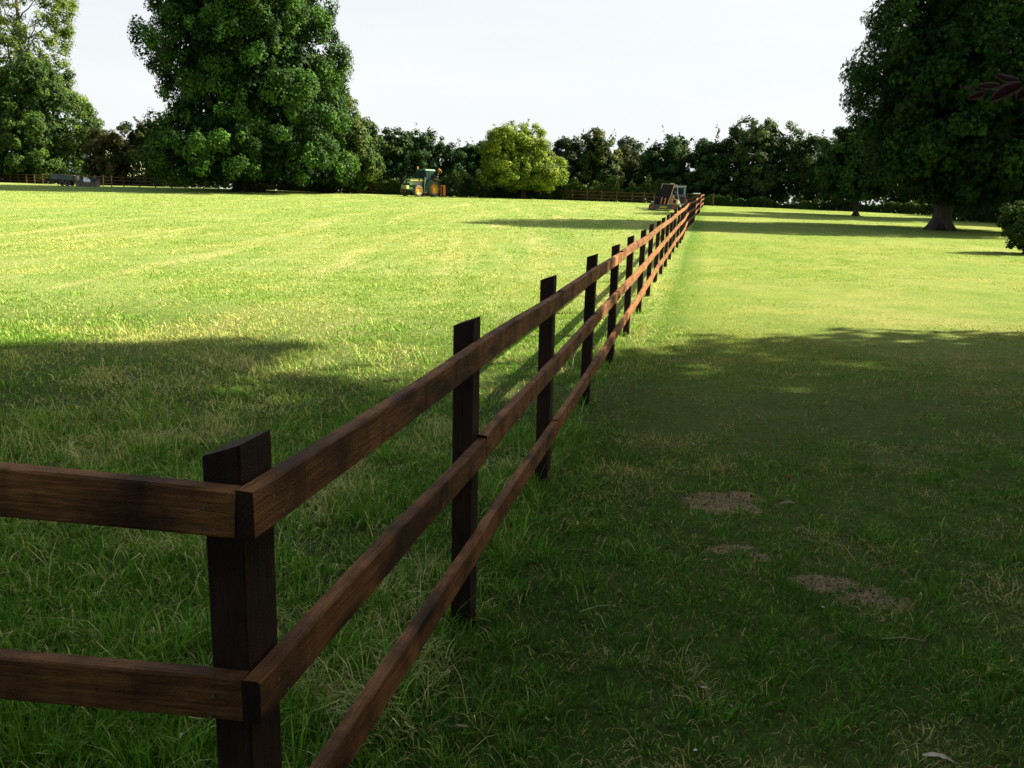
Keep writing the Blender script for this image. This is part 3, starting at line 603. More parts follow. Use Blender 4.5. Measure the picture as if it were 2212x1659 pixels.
def tree(name, label, cat, foot, D, prof, seed, nb, nl, rb, leaf, base, alt, r0=.35, group=None, kind='rhomb', mat=None, bark=None, droop=.2,
         kd=.85, nlimb=9, altp=.3, spread=.22, sprays=0, shell=.55, squash=.8, core=0, lo=.25):
    """foot = pixel of the trunk's foot; prof = (pixel y, left x, right x) of the outline"""
    rng = np.random.default_rng(seed); rnd = random.Random(seed); f = at(foot[0], foot[1], D); f.z = G(f.x, f.y); root = empty(name, f); tag(root, label, cat, group)
    rows = []
    for (py, xl, xr) in prof:
        a, b = at(xl, py, D), at(xr, py, D); rows.append(((a.z + b.z) / 2 - f.z, (a.x + b.x) / 2 - f.x, max((b.x - a.x) / 2, .1)))
    P, Nn, idx, n2 = crown_points(rng, rows, nb, nl, rb, kd, shell, squash); C = colours(rng, idx, n2, base, alt, spread, altp)
    if sprays:                                     # loose shoots standing out of the crown
        zt = max(r[0] for r in rows); sp = []; zs = sorted(rows); rz = [r[0] for r in zs]
        for k in range(sprays):
            z0 = rng.uniform(zt * .45, zt); W = np.interp(z0, rz, [r[2] for r in zs]); c0 = np.interp(z0, rz, [r[1] for r in zs]); an = rng.uniform(0, 6.28)
            p0 = np.array([c0 + math.cos(an) * W * .9, math.sin(an) * W * kd * .9, z0]); dr = np.array([math.cos(an) * .5, math.sin(an) * .5, 1.0]) + rng.normal(size=3) * .25; ln = rng.uniform(.5, 1.5) * rb
            m = rng.integers(8, 20); sp.append(p0 + np.outer(rng.uniform(0, 1, m), dr * ln) + rng.normal(size=(m, 3)) * .07 * rb)
        sp = np.concatenate(sp); P = np.concatenate([P, sp]); k = len(sp); Nn = np.concatenate([Nn, unit(rng.normal(size=(k, 3)) + [0, 0, .5])]); C = np.concatenate([C, (np.array(base) * .5 + np.array(alt) * .5) * rng.uniform(.8, 1.3, (k, 1))])
    S = leaf * rng.uniform(.65, 1.3, len(P)); P[:, 2] = np.maximum(P[:, 2], .05)
    if core:                                       # big inner sprays that close the crown
        zs = sorted(rows); rz = np.array([r[0] for r in zs]); rw = np.array([r[2] for r in zs]); rc = np.array([r[1] for r in zs]); m = core * 2
        q = np.linspace(rz[0], rz[-1] - .4, 300); wq = np.interp(q, rz, rw); cd = np.cumsum(wq ** 1.6); cd /= cd[-1]; z_ = np.interp(rng.uniform(0, 1, m), cd, q)
        W = np.interp(z_, rz, rw) - rb * 1.0; W = np.maximum(W, .05); th = rng.uniform(0, 2 * np.pi, m); ro = W * rng.uniform(.15, .9, m) ** .6
        P = np.concatenate([P, np.stack([np.interp(z_, rz, rc) + ro * np.cos(th), ro * np.sin(th) * kd, z_], 1)]); Nn = np.concatenate([Nn, unit(np.stack([np.cos(th), np.sin(th), np.full(m, .2)], 1) + rng.normal(size=(m, 3)) * .5)])
        S = np.concatenate([S, rb * rng.uniform(.28, .5, m)]); C = np.concatenate([C, np.array(base) * rng.uniform(.7, 1.3, (m, 1))])
    link('crown', leaf_mesh('crown', P, Nn, S, C, rng, kind, droop), mat or M_LEAF, root)
    mb = MB(); zt = max(r[0] for r in rows); ct = rows[0][1]; limbs(mb, rnd, (0, 0, 0), (ct * .8, 0, zt * .86), r0, rows, nlimb, lo=lo)
    mb.build('trunk', bark or M_BARK, root, smooth=True)
    return root
GD, GA = (.010, .036, .006), (.045, .105, .012)     # deep chestnut green and its lighter leaves

GD2 = (.007, .027, .005)
tree('horse_chestnut', 'huge dark green chestnut with drooping crown left of the tractor', 'tree', (535, 413), 97,
     [(-215, 480, 560), (-160, 410, 630), (-80, 350, 680), (-20, 320, 690), (22, 322, 728), (54, 318, 730), (86, 336, 708), (113, 322, 748), (140, 340, 742), (186, 340, 732), (210, 362, 738), (240, 362, 742), (283, 345, 756), (324, 334, 764), (365, 328, 766), (380, 335, 760), (391, 350, 740)],
     311, 1500, 190000, 1.3, .255, GD2, (.075, .18, .018), core=12000, r0=1.0, droop=.4, kd=.9, nlimb=14, spread=.3, squash=1.15, lo=.12)
tree('chestnut_tree', 'paler chestnut tree leaning out behind the huge dark chestnut', 'tree', (706, 415), 104,
     [(130, 650, 716), (162, 640, 742), (200, 640, 756), (229, 640, 768), (264, 640, 794), (291, 645, 826), (337, 650, 823), (380, 655, 815), (404, 670, 806)],
     12, 420, 42000, 1.2, .30, (.018, .05, .010), (.085, .125, .024), r0=.5, core=2000, droop=.4, nlimb=8, altp=.5, squash=1.0)
tree('lime_tree', 'tall thin-topped tree with pale branches at the far left', 'tree', (48, 386), 126,
     [(-150, 10, 70), (-80, -40, 120), (-20, -70, 150), (34, -80, 156), (83, -80, 150), (114, -80, 130), (143, -90, 143), (230, -90, 160), (330, -60, 140)],
     13, 700, 46000, 1.4, .28, (.05, .10, .018), (.14, .19, .035), r0=.75, droop=.2, bark=M_BARKP, nlimb=26, spread=.35, shell=.2, altp=.5, sprays=60, lo=.35)
tree('lime_tree', 'dense broad lower tree spreading at the foot of the thin-topped tree', 'tree', (70, 389), 121,
     [(130, 0, 110), (160, -40, 150), (200, -80, 162), (237, -90, 182), (272, -100, 200), (315, -110, 214), (363, -100, 190), (383, -80, 140)],
     14, 520, 56000, 1.4, .32, (.018, .048, .009), (.075, .13, .018), core=2500, r0=.5, spread=.3, altp=.45, nlimb=8)

# hedgerow trees behind the far fence, left to right: foot, distance, outline, colours, label
HR = (.013, .038, .011); HL = (.052, .11, .024)
HEDGE = [
 ('hawthorn_tree', 'brownish hawthorn in the hedge beside the dense far left tree', (235, 402), 112, [(285, 205, 250), (300, 192, 272), (330, 186, 280), (370, 186, 285), (400, 190, 280)], (.022, .034, .010), (.10, .085, .030), 110, 6500),
 ('hawthorn_tree', 'low brown-green hawthorn with white blossom below the power pole', (300, 404), 112, [(272, 305, 345), (284, 262, 362), (310, 250, 372), (350, 246, 375), (402, 255, 372)], (.018, .034, .010), (.085, .08, .026), 130, 7500),
 ('hedge_tree', 'dark hedge tree hidden low behind the huge chestnut', (430, 406), 114, [(300, 380, 470), (340, 350, 520), (400, 345, 530)], HR, HL, 100, 5500),
 ('hedge_tree', 'dark hedge tree just left of the tractor cab', (855, 418), 112, [(286, 800, 835), (300, 790, 885), (340, 780, 905), (380, 780, 905), (416, 790, 900)], HR, (.05, .10, .02), 130, 7500),
 ('hedge_tree', 'bushy hedge tree rising above the tractor cab', (905, 420), 113, [(290, 880, 925), (302, 865, 950), (325, 855, 968), (370, 850, 972), (418, 860, 965)], HR, (.05, .11, .02), 130, 7500),
 ('hedge_tree', 'lower hedge tree between the tractor and the yellow-green tree', (1005, 424), 113, [(313, 985, 1030), (324, 965, 1060), (350, 955, 1070), (390, 955, 1070), (422, 960, 1065)], HR, HL, 120, 6800),
 ('hedge_tree', 'dark hedge tree hidden behind the yellow-green tree', (1110, 428), 114, [(300, 1070, 1150), (330, 1040, 1190), (380, 1035, 1200), (425, 1040, 1195)], HR, HL, 100, 5500),
 ('hedge_tree', 'grey-green hedge tree just right of the yellow-green tree', (1232, 433), 112, [(303, 1222, 1252), (314, 1206, 1268), (340, 1195, 1280), (390, 1192, 1280), (430, 1198, 1275)], (.02, .036, .014), (.055, .08, .03), 100, 6000),
 ('hedge_tree', 'hedge tree with a tall straggly top between yellow-green tree and trailer', (1292, 435), 108, [(284, 1272, 1298), (300, 1262, 1322), (330, 1255, 1340), (380, 1250, 1345), (432, 1258, 1340)], (.018, .04, .010), (.11, .13, .026), 110, 6500),
 ('hedge_tree', 'brownish low hedge tree in front of the distant dark conifer', (1365, 438), 110, [(322, 1340, 1390), (336, 1325, 1402), (380, 1320, 1408), (435, 1325, 1402)], (.025, .036, .012), (.08, .08, .028), 90, 5500),
 ('hedge_tree', 'dark narrow hedge tree behind the left edge of the trailer', (1402, 440), 106, [(315, 1394, 1412), (330, 1382, 1428), (380, 1378, 1436), (436, 1382, 1432)], HR, (.04, .085, .016), 80, 5000),
 ('hedge_tree', 'round-topped hedge tree directly above the trailer load', (1452, 442), 106, [(299, 1432, 1478), (316, 1420, 1492), (350, 1412, 1502), (400, 1410, 1505), (439, 1415, 1500)], HR, (.055, .11, .022), 110, 7000),
 ('hedge_tree', 'hedge tree over the far end of the long fence', (1532, 446), 104, [(303, 1510, 1560), (322, 1495, 1585), (360, 1482, 1595), (410, 1480, 1598), (444, 1488, 1590)], HR, (.05, .095, .02), 130, 8000),
 ('willow_tree', 'tallest feathery tree of the hedge right of the fence end', (1635, 449), 103, [(267, 1622, 1660), (280, 1595, 1705), (305, 1568, 1735), (350, 1555, 1745), (400, 1560, 1742), (434, 1575, 1725)], (.018, .042, .012), (.085, .125, .028), 210, 13000),
 ('hedge_tree', 'loose see-through hedge tree right of the tallest feathery tree', (1748, 453), 100, [(300, 1735, 1765), (318, 1718, 1785), (360, 1705, 1800), (410, 1708, 1795), (440, 1720, 1785)], (.018, .044, .012), (.055, .09, .02), 80, 3600),
 ('hedge_tree', 'hedge tree between the loose one and the small lawn tree', (1812, 456), 98, [(297, 1795, 1835), (312, 1778, 1860), (350, 1765, 1880), (400, 1765, 1885), (442, 1775, 1875)], HR, HL, 120, 6500),
 ('hedge_tree', 'hedge tree seen behind the trunk of the big right chestnut', (1960, 462), 92, [(290, 1900, 2010), (330, 1885, 2030), (400, 1885, 2035), (440, 1900, 2025)], HR, HL, 140, 6500),
]
for i, (nm, lb, ft, D, pr, c1, c2, nb, nl) in enumerate(HEDGE):
    tree(nm, lb, 'tree', ft, D, pr, 100 + i, int(nb * 1.3), int(nl * 2.0), 1.05, .27, c1, c2, r0=.16, group='hedgerow trees beyond the fence', sprays=18, nlimb=7, altp=.35, spread=.3, shell=.35, kd=.6, core=150 if 'loose' in lb else 2600)
tree('field_maple', 'round sunlit yellow-green tree between the tractor and the trailer', 'tree', (1131, 429), 101,
     [(276, 1085, 1140), (284, 1062, 1165), (300, 1054, 1182), (333, 1048, 1204), (365, 1048, 1212), (388, 1040, 1216), (402, 1044, 1212), (408, 1068, 1182)],
     31, 420, 42000, 1.0, .21, (.085, .15, .014), (.23, .28, .026), r0=.28, altp=.5, spread=.28, nlimb=12, core=900, sprays=24, shell=.4)
tree('cedar_tree', 'distant dark grey-blue conifer showing above the hedge', 'tree', (1355, 420), 190,
     [(300, 1345, 1366), (308, 1336, 1378), (320, 1330, 1384), (340, 1335, 1380), (400, 1345, 1370)], 32, 90, 3500, 1.6, .6, (.05, .075, .07), (.08, .11, .10), r0=.4, nlimb=4)
tree('garden_tree', 'small dark tree with a bare trunk on the lawn left of the big right chestnut', 'tree', (1848, 467), 70,
     [(262, 1842, 1872), (272, 1828, 1905), (300, 1806, 1925), (340, 1782, 1935), (386, 1765, 1935), (415, 1785, 1925), (428, 1815, 1890)], 33, 300, 26000, .85, .21, GD, (.055, .12, .016), core=1200, r0=.19, kd=.8, nlimb=9, squash=.7, altp=.35, lo=.3)
tree('horse_chestnut', 'big dark chestnut with a thick trunk on the lawn at the right', 'tree', (2030, 498), 45,
     [(-350, 2060, 2260), (-240, 1985, 2340), (-120, 1955, 2370), (-40, 1945, 2360), (18, 1925, 2380), (77, 1898, 2400), (118, 1875, 2410), (158, 1848, 2420), (202, 1850, 2420), (232, 1858, 2415), (262, 1880, 2405), (300, 1895, 2400), (350, 1880, 2390), (395, 1890, 2370), (425, 1930, 2320), (436, 1960, 2260)],
     34, 1300, 92000, 1.05, .165, GD2, (.038, .09, .011), core=6500, r0=.43, kind='palm', droop=.5, nlimb=16, spread=.3, squash=.95, kd=1.0, lo=.16)
tree('oak_tree', 'lighter tall tree behind the big right chestnut at the frame edge', 'tree', (2260, 488), 66,
     [(-200, 2200, 2320), (-100, 2120, 2400), (0, 2085, 2440), (100, 2070, 2460), (250, 2060, 2470), (380, 2070, 2450), (440, 2100, 2420)], 35, 420, 45000, 1.3, .26, (.03, .07, .012), (.10, .15, .022), r0=.45, nlimb=8, core=2500)
def shrub(name, label, foot, D, prof, seed, nb, nl, rb, leaf, base, alt, group=None):
    return tree(name, label, 'shrub', foot, D, prof, seed, nb, nl, rb, leaf, base, alt, r0=.07, nlimb=5, group=group, lo=.1, shell=.5)
shrub('laurel_shrub', 'dark rounded shrub touching the right edge of the lawn', (2215, 547), 28,
      [(448, 2196, 2232), (456, 2180, 2250), (474, 2160, 2275), (504, 2157, 2280), (525, 2170, 2272), (540, 2185, 2255)], 41, 160, 14000, .28, .085, (.02, .05, .010), (.045, .09, .014))
# long clipped hedge in the deep shade behind the big chestnut
def hedge(name, label, A, B, h, wd, seed, nl, leaf, base, alt):
    rng = np.random.default_rng(seed); A = Vector(A); B = Vector(B); root = empty(name, (A.x, A.y, G(A.x, A.y))); tag(root, label, 'hedge', None)
    d = (B - A); d.z = 0; ln = d.length; d.normalize(); s = Vector((-d.y, d.x, 0)); u = rng.uniform(0, ln, nl); face = rng.integers(0, 3, nl); v = rng.uniform(-1, 1, nl)
    hh = h * (1 + .30 * (vnoise(u, u * 0, 2.3, seed) - .5) * 2 + .45 * (vnoise(u, u * 0 + v * .3, .6, seed + 5) - .5) * 2); off = np.where(face == 0, -wd / 2, np.where(face == 1, wd / 2, v * wd / 2)) * (1 - .15 * rng.uniform(0, 1, nl)); z = np.where(face == 2, hh * rng.uniform(.55, 1.12, nl), rng.uniform(0.02, 1, nl) * hh)
    lump = (vnoise(u, z, .8, seed + 1) - .5) * .5; off = off * (1 + lump)
    X = A.x + d.x * u + s.x * off; Y = A.y + d.y * u + s.y * off; Z = gz(X, Y) + z; P = np.stack([X, Y, Z], 1) - np.array(root.location)
    nrm = np.where((face == 2)[:, None], np.array([0, 0, 1.]), np.array([s.x, s.y, 0.2]) * np.where(face == 0, -1, 1)[:, None]); Nn = unit(nrm + rng.normal(size=(nl, 3)) * .5)
    idx = (u / 1.2).astype(int); C = colours(rng, idx, idx.max() + 1, base, alt); link('foliage', leaf_mesh('foliage', P, Nn, leaf * rng.uniform(.7, 1.3, nl), C, rng), M_LEAF, root)
    return root
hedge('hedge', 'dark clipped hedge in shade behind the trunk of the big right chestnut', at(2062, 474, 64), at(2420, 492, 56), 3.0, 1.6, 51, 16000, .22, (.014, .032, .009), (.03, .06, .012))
hedge('hedge', 'low rough hedge bottom right of the long fence end', at(1500, 446, 98), at(1760, 452, 94), .75, 1.2, 52, 5000, .25, (.018, .040, .010), (.045, .075, .018))
hedge('hedge', 'low rough hedge bottom behind the small lawn tree', at(1765, 452, 94), at(2075, 470, 80), .7, 1.2, 53, 6000, .24, (.018, .036, .010), (.045, .075, .018))
hedge('hedge', 'dark hedge bottom behind the far fence between chestnut and trailer', at(560, 410, 111), at(1480, 440, 101), 1.9, 2.0, 54, 22000, .30, (.018, .038, .011), (.06, .095, .024))
hedge('hedge', 'overgrown hedge bottom behind the two trailers at the far left', at(-230, 386, 134), at(420, 404, 108), 1.5, 2.0, 55, 15000, .30, (.02, .045, .012), (.06, .11, .024))

hedge('field_hedge', 'distant hedge across the field beyond, seen through gaps under the hedgerow', (-330, 250, 0), (420, 235, 0), 6.5, 4, 56, 20000, 1.1, (.03, .06, .02), (.07, .10, .035))
hedge('unseen_blocker_hedge', 'tall dark hedge added unseen behind the photographer to block low sky light', (-9, -7.5, 0), (24, -8, 0), 6.0, 2.0, 57, 18000, .50, (.012, .03, .008), (.03, .06, .012))  # added out of view so camera-facing sides get less sky light
# trees standing right of the picture whose crowns throw the shade over the foreground
tree_args = dict(kind='rhomb', mat=M_PURPLE, nlimb=12, squash=.6)
def offtree(name, label, x, y, H, Rr, z0, seed, nb, nl, rb, leaf, base, alt, r0=.35, mat=None, cat='tree', pf=((0, .55), (.15, .9), (.4, 1), (.7, .8), (.9, .45), (1, .1))):
    rng = np.random.default_rng(seed); rnd = random.Random(seed); f = Vector((x, y, G(x, y))); root = empty(name, f); tag(root, label, cat)
    rows = [(z0 + (H - z0) * a, 0, Rr * b) for a, b in pf]
    P, Nn, idx, n2 = crown_points(rng, rows, nb, nl, rb, 1.0, .35, .7); C = colours(rng, idx, n2, base, alt); S = leaf * rng.uniform(.7, 1.3, len(P))
    m = nl // 9; rz = np.array([r[0] for r in rows]); rw = np.array([r[2] for r in rows]); z_ = rng.uniform(z0 + .5, H - .8, m); W = np.maximum(np.interp(z_, rz, rw) - rb * .7, .1); th = rng.uniform(0, 2 * np.pi, m); ro = W * rng.uniform(.1, 1, m) ** .5
    P = np.concatenate([P, np.stack([ro * np.cos(th), ro * np.sin(th), z_], 1)]); Nn = np.concatenate([Nn, unit(rng.normal(size=(m, 3)) + [0, 0, .6])]); S = np.concatenate([S, rb * rng.uniform(.4, .75, m)]); C = np.concatenate([C, np.array(base) * rng.uniform(.7, 1.3, (m, 1))])
    link('crown', leaf_mesh('crown', P, Nn, S, C, rng), mat or M_LEAF, root); mb = MB(); limbs(mb, rnd, (0, 0, 0), (0, 0, H * .85), r0, rows, 12); mb.build('trunk', M_BARK, root, smooth=True)
    return root
PB, PA = (.030, .008, .012), (.06, .014, .02)
beech = offtree('copper_beech', 'purple-leaved beech whose twig hangs into the upper right corner', 9.6, -1.2, 11.5, 6.6, 2.3, 61, 260, 22000, 1.1, .22, PB, PA, r0=.32, mat=M_PURPLE)
offtree('beech_tree', 'tall dense beech just outside the right edge shading the near grass', 20.5, 6.9, 21, 7.9, 2.5, 62, 460, 34000, 1.5, .40, GD, GA, r0=.5, pf=((0, .55), (.15, .9), (.4, 1), (.7, .88), (.9, .55), (1, .15)))
offtree('beech_tree', 'high-crowned beech outside the right edge rising above the lower beech', 17.0, 9.0, 33, 8.8, 16, 63, 420, 30000, 1.6, .5, GD, GA, r0=.5, pf=((0, .45), (.2, .72), (.5, .98), (.8, .9), (1, .3)))
offtree('oak_tree', 'oak standing outside the right edge beyond the clipped hedge', 57.0, 62, 22, 9, 3, 64, 260, 14000, 1.7, .5, GD, GA, r0=.5)
offtree('oak_tree', 'oak outside the right edge nearest to the far hedge', 64.0, 84, 22, 9, 2.5, 65, 260, 14000, 1.7, .5, GD, GA, r0=.5)

# the beech twig with its few big purple leaves
def twig():
    D = 2.0; root = beech; Lc = root.location
    def q(cx, cy, dd=0): return at((3000 + cx / 8.379) / 1.47558, (180 + cy / 8.379) / 1.47558, D + dd) - Lc
    mb = MB()
    mb.tube([q(820, 840), q(1090, 880, .005), q(1180, 940, .01), q(1470, 915, .02), q(1900, 910, .04), q(2250, 880, .08), q(3600, 500, .5), q(7000, -1600, 1.5), (-4.6, 1.0, 3.3 - Lc.z), (-2.2, .3, 4.6), (0, 0, 5.6)], [.0012, .0015, .002, .002, .0025, .003, .006, .012, .025, .05, .08], 7)
    mb.tube([q(1080, 860), q(1090, 900)], .0015, 5); mb.tube([q(2090, 900, .03), q(2180, 1000, .03)], .0015, 5)
    mb.build('twig', barkmat('twig_bark', (.06, .035, .03), (.16, .10, .08), 60), root, smooth=True)
    def lf(a, b, wd, dd, curl, sd):
        A = q(*a, dd); B = q(*b, dd + .01); ax = (B - A); n = ax.cross(Vector((0, 1, 0))).normalized(); vw = Vector((0, 1, 0)); K = 18; V = []; F = []; C = []; rnd = random.Random(sd)
        for i in range(K + 1):
            u = i / K; w_ = wd * (math.sin(math.pi * u ** .85) ** .55 if 0 < u < 1 else .02) * ax.length; w_ *= 1 + (.05 if i % 2 else -.02); c = A + ax * u - n * (curl * math.sin(math.pi * u) * ax.length)
            for k, s in enumerate((-1, -.5, 0, .5, 1)): V.append(c + n * s * w_ + vw * (abs(s) * w_ * .22)); C.append(np.array([.030, .006, .012]) * (1.5 if k == 2 else 1) if abs(s) < 1 else np.array([.16, .11, .10]))
        for i in range(K):
            for k in range(4): F.append((i * 5 + k, i * 5 + k + 1, i * 5 + 6 + k, i * 5 + 5 + k))
        me = npmesh('leaf', np.array([tuple(v) for v in V]), np.array(F), np.array(C), quads=True); me.shade_smooth(); o = link('leaf', me, M_PURPLE, root); return o
    for k, a in enumerate([((830, 838), (575, 815), .15, .0, -.03), ((1560, 760), (970, 795), .17, .01, .0), ((1190, 965), (700, 1150), .21, .0, .03), ((2100, 640), (1440, 475), .15, .03, -.05), ((2180, 730), (1335, 1160), .215, -.02, .04), ((2300, 860), (2020, 1170), .40, .02, .0), ((2450, 500), (2130, 560), .28, .05, .0), ((2750, 700), (2330, 1150), .25, .0, .1), ((3000, 500), (2500, 300), .2, .0, .1)]): lf(a[0], a[1], a[2], a[3], a[4], k)
twig()

# ------------------------------------------------------------------ vehicles and machines
M_GREEN = paint('tractor_green', (.018, .085, .03), .35, 0, .15, 2.5, dirt=(.16, .15, .08), dirt_amt=.3)
M_YEL = paint('wheel_yellow', (.80, .42, .02), .45, 0, .12, 4, dirt=(.35, .22, .06), dirt_amt=.45)
M_TYRE = paint('tyre_rubber', (.035, .033, .03), .85, 0, .2, 6, dirt=(.20, .16, .11), dirt_amt=.7)
M_BLACK = paint('black_metal', (.02, .02, .02), .5); M_STEEL = paint('worn_steel', (.42, .42, .40), .45, .5, .2, 5)
M_ORANGE = paint('orange_paint', (.90, .27, .07), .5, 0, .12, 4, dirt=(.45, .2, .1), dirt_amt=.3); M_RUST = paint('rusty_orange', (.40, .17, .05), .7, 0, .3, 6)
M_WHITE = paint('white_paint', (.78, .79, .80), .4, 0, .05); M_LAMP = paint('lamp_glass', (.8, .78, .7), .15)
M_RED = paint('red_lens', (.50, .02, .02), .25); M_AMB = paint('beacon_amber', (.85, .35, .22), .3)
def glassmat():
    m, t, o = newmat('cab_glass'); b = N(t, 'ShaderNodeBsdfPrincipled'); b.inputs['Base Color'].default_value = (.03, .06, .065, 1); b.inputs['Roughness'].default_value = .08
    tr = N(t, 'ShaderNodeBsdfTransparent'); tr.inputs[0].default_value = (.6, .75, .72, 1); mx = N(t, 'ShaderNodeMixShader'); mx.inputs[0].default_value = .45
    L(t, b.outputs[0], mx.inputs[1]); L(t, tr.outputs[0], mx.inputs[2]); L(t, mx.outputs[0], o.inputs[0]); return m
M_GLASS = glassmat()
def wheel(root, x, y, r, wd, rimr, mt=None, mr=None, lugs=20, name='wheel'):
    sgn = 1 if y > 0 else -1; w2 = wd / 2; e_ = empty(name, (x, y, r)); e_.parent = root
    mb = MB(); mb.lathe([(rimr, -w2 * .8), (rimr * 1.08, -w2), (r * .90, -w2), (r * .97, -w2 * .75), (r * .97, w2 * .75), (r * .90, w2), (rimr * 1.08, w2), (rimr, w2 * .8), (rimr, -w2 * .8)], (0, 0, 0), 'y', 28)
    if lugs:
        for k in range(lugs):
            for s in (-1, 1):
                a = 2 * math.pi * (k + (.5 if s > 0 else 0)) / lugs; M = Matrix.Rotation(-a, 4, 'Y') @ Matrix.Translation((r * .975, s * w2 * .45, 0)) @ Matrix.Rotation(s * .6, 4, 'X'); x_, y_, z_ = r * .035, w2 * .55, r * .045
                mb.add([(-x_, -y_, -z_), (x_, -y_, -z_), (x_, y_, -z_), (-x_, y_, -z_), (-x_, -y_, z_), (x_, -y_, z_), (x_, y_, z_), (-x_, y_, z_)], [(3, 2, 1, 0), (4, 5, 6, 7), (0, 1, 5, 4), (1, 2, 6, 5), (2, 3, 7, 6), (3, 0, 4, 7)], M)
    mb.build('tyre', mt or M_TYRE, e_, smooth=False)
    mb = MB(); mb.lathe([(rimr, -w2 * .8), (rimr, w2 * .3 * sgn + w2 * .5 * sgn), (rimr * .93, w2 * .72 * sgn), (rimr * .80, w2 * .1 * sgn), (rimr * .35, w2 * .05 * sgn), (rimr * .33, w2 * .45 * sgn), (rimr * .12, w2 * .5 * sgn), (.001, w2 * .5 * sgn)], (0, 0, 0), 'y', 28)
    for k in range(8): a = k * .785; mb.tube([(rimr * .55 * math.cos(a), w2 * .05 * sgn, rimr * .55 * math.sin(a)), (rimr * .55 * math.cos(a), w2 * .14 * sgn, rimr * .55 * math.sin(a))], rimr * .06, 6)
    mb.build('rim', mr or M_YEL, e_, smooth=True)
    return e_
def tractor():
    p = at(957, 423.5, 97.5); hd = math.atan2(-.80, -.60); root = empty('tractor', (p.x, p.y, G(p.x, p.y)), hd)
    tag(root, 'green farm tractor with yellow wheels parked by the far hedge', 'tractor')
    # axes: x forward, y to its left (the side we see)
    p.x -= .35; root.location.x = p.x - 1.45; root.location.y = p.y + .3
    for y in (.92, -.92): wheel(root, 0, y, .84, .50, .50, lugs=22)
    for y in (.92, -.92): wheel(root, 2.45, y, .62, .40, .35, lugs=18)
    MB().prism([(.9, 1.25), (3.05, 1.15), (3.2, 1.3), (3.18, 1.62), (3.0, 1.76), (1.9, 1.88), (.95, 1.92)], -.40, .40).build('bonnet', M_GREEN, root)
    mb = MB(); mb.box((1.9, .403, 1.45), (1.3, .02, .30)); mb.box((1.9, -.403, 1.45), (1.3, .02, .30)); mb.build('side_grille', M_BLACK, root)
    for x, w_ in ((2.45, .14), (1.85, .10), (1.4, .08)): MB().box((x, .418, 1.43), (w_, .012, .48)).build('side_panel', M_GREEN, root)
    MB().box((2.0, .408, 1.68), (2.0, .012, .07)).build('yellow_stripe', M_YEL, root)
    MB().box((3.19, 0, 1.38), (.06, .66, .42)).build('front_grille', M_BLACK, root)
    for y in (.24, -.24): MB().lathe([(.001, .05), (.07, .04), (.08, 0)], (3.21, y, 1.45), 'x', 12).build('headlight', M_LAMP, root)
    mb = MB(); mb.box((1.6, 0, .95), (2.9, .50, .5)); mb.box((0, 0, .86), (.9, .9, .6)); mb.box((2.45, 0, .62), (.22, 1.45, .2)); mb.build('chassis', M_GREEN, root)
    mb = MB()
    for k in range(8): mb.box((3.40, -.35 + k * .1, .95), (.42, .075, .34), ch=.02)
    mb.box((3.2, 0, .8), (.3, .4, .15)); mb.build('front_weights', paint('weight_yellow_green', (.30, .33, .10), .6), root)
    # cab
    mb = MB()
    for (x, y, x2, y2) in ((.95, .62, .85, .58), (-.55, .66, -.45, .60), (.25, .72, .25, .66)):
        for s in (1, -1): mb.tube([(x, y * s, 1.25), (x2, y2 * s, 2.78)], .045, 6)
    mb.box((.2, 0, 1.2), (1.6, 1.35, .12)); mb.build('cab_frame', M_GREEN, root)
    mb = MB(); mb.box((.2, 0, 2.84), (1.72, 1.42, .17), ch=.06, taper=.96); mb.build('cab_roof', paint('roof_green', (.06, .15, .08), .5, 0, .1), root)
    mb = MB(); mb.box((.90, 0, 2.02), (.02, 1.12, 1.45)); mb.box((-.50, 0, 2.1), (.02, 1.15, 1.25)); mb.box((.58, .66, 2.0), (.58, .02, 1.5)); mb.box((-.12, .69, 2.1), (.66, .02, 1.3)); mb.box((.58, -.66, 2.0), (.58, .02, 1.5)); mb.box((-.12, -.69, 2.1), (.66, .02, 1.3)); mb.build('window', M_GLASS, root)
    mb = MB(); mb.box((-.1, 0, 1.5), (.45, .5, .14), ch=.03); mb.box((-.32, 0, 1.85), (.12, .48, .6), ch=.03); mb.build('seat', M_BLACK, root)
    mb = MB(); mb.lathe([(.19, -.012), (.205, 0), (.19, .012), (.175, 0), (.19, -.012)], (.45, 0, 1.95), 'x', 18); mb.tube([(.45, 0, 1.95), (.75, 0, 1.5)], .03, 6); mb.build('steering_wheel', M_BLACK, root)
    for s in (1, -1):                              # rear mudguards
        arc = [(math.cos(a) * 1.0, .84 + math.sin(a) * 1.0) for a in np.linspace(-.15, math.pi * .92, 14)]; inn = [(c * .955, .84 + (z - .84) * .955) for c, z in arc][::-1]
        MB().prism(arc + inn, s * .62, s * 1.20).build('mudguard', M_GREEN, root)
        arc = [(2.45 + math.cos(a) * .72, .62 + math.sin(a) * .72) for a in np.linspace(.5, math.pi * .85, 8)]; inn = [(2.45 + (c - 2.45) * .94, .62 + (z - .62) * .94) for c, z in arc][::-1]
        MB().prism(arc + inn, s * .74, s * 1.08).build('front_mudguard', M_BLACK, root)
    mb = MB()
    for k, (z, x) in enumerate(((.42, 1.20), (.72, 1.10), (1.0, 1.0))): mb.box((x, .86, z), (.36, .22, .04))
    mb.tube([(1.42, .90, .38), (1.20, .76, 1.25), (1.02, .66, 2.0)], .035, 6); mb.tube([(1.0, .90, .38), (.84, .76, 1.2)], .03, 6); mb.build('steps', M_STEEL, root)
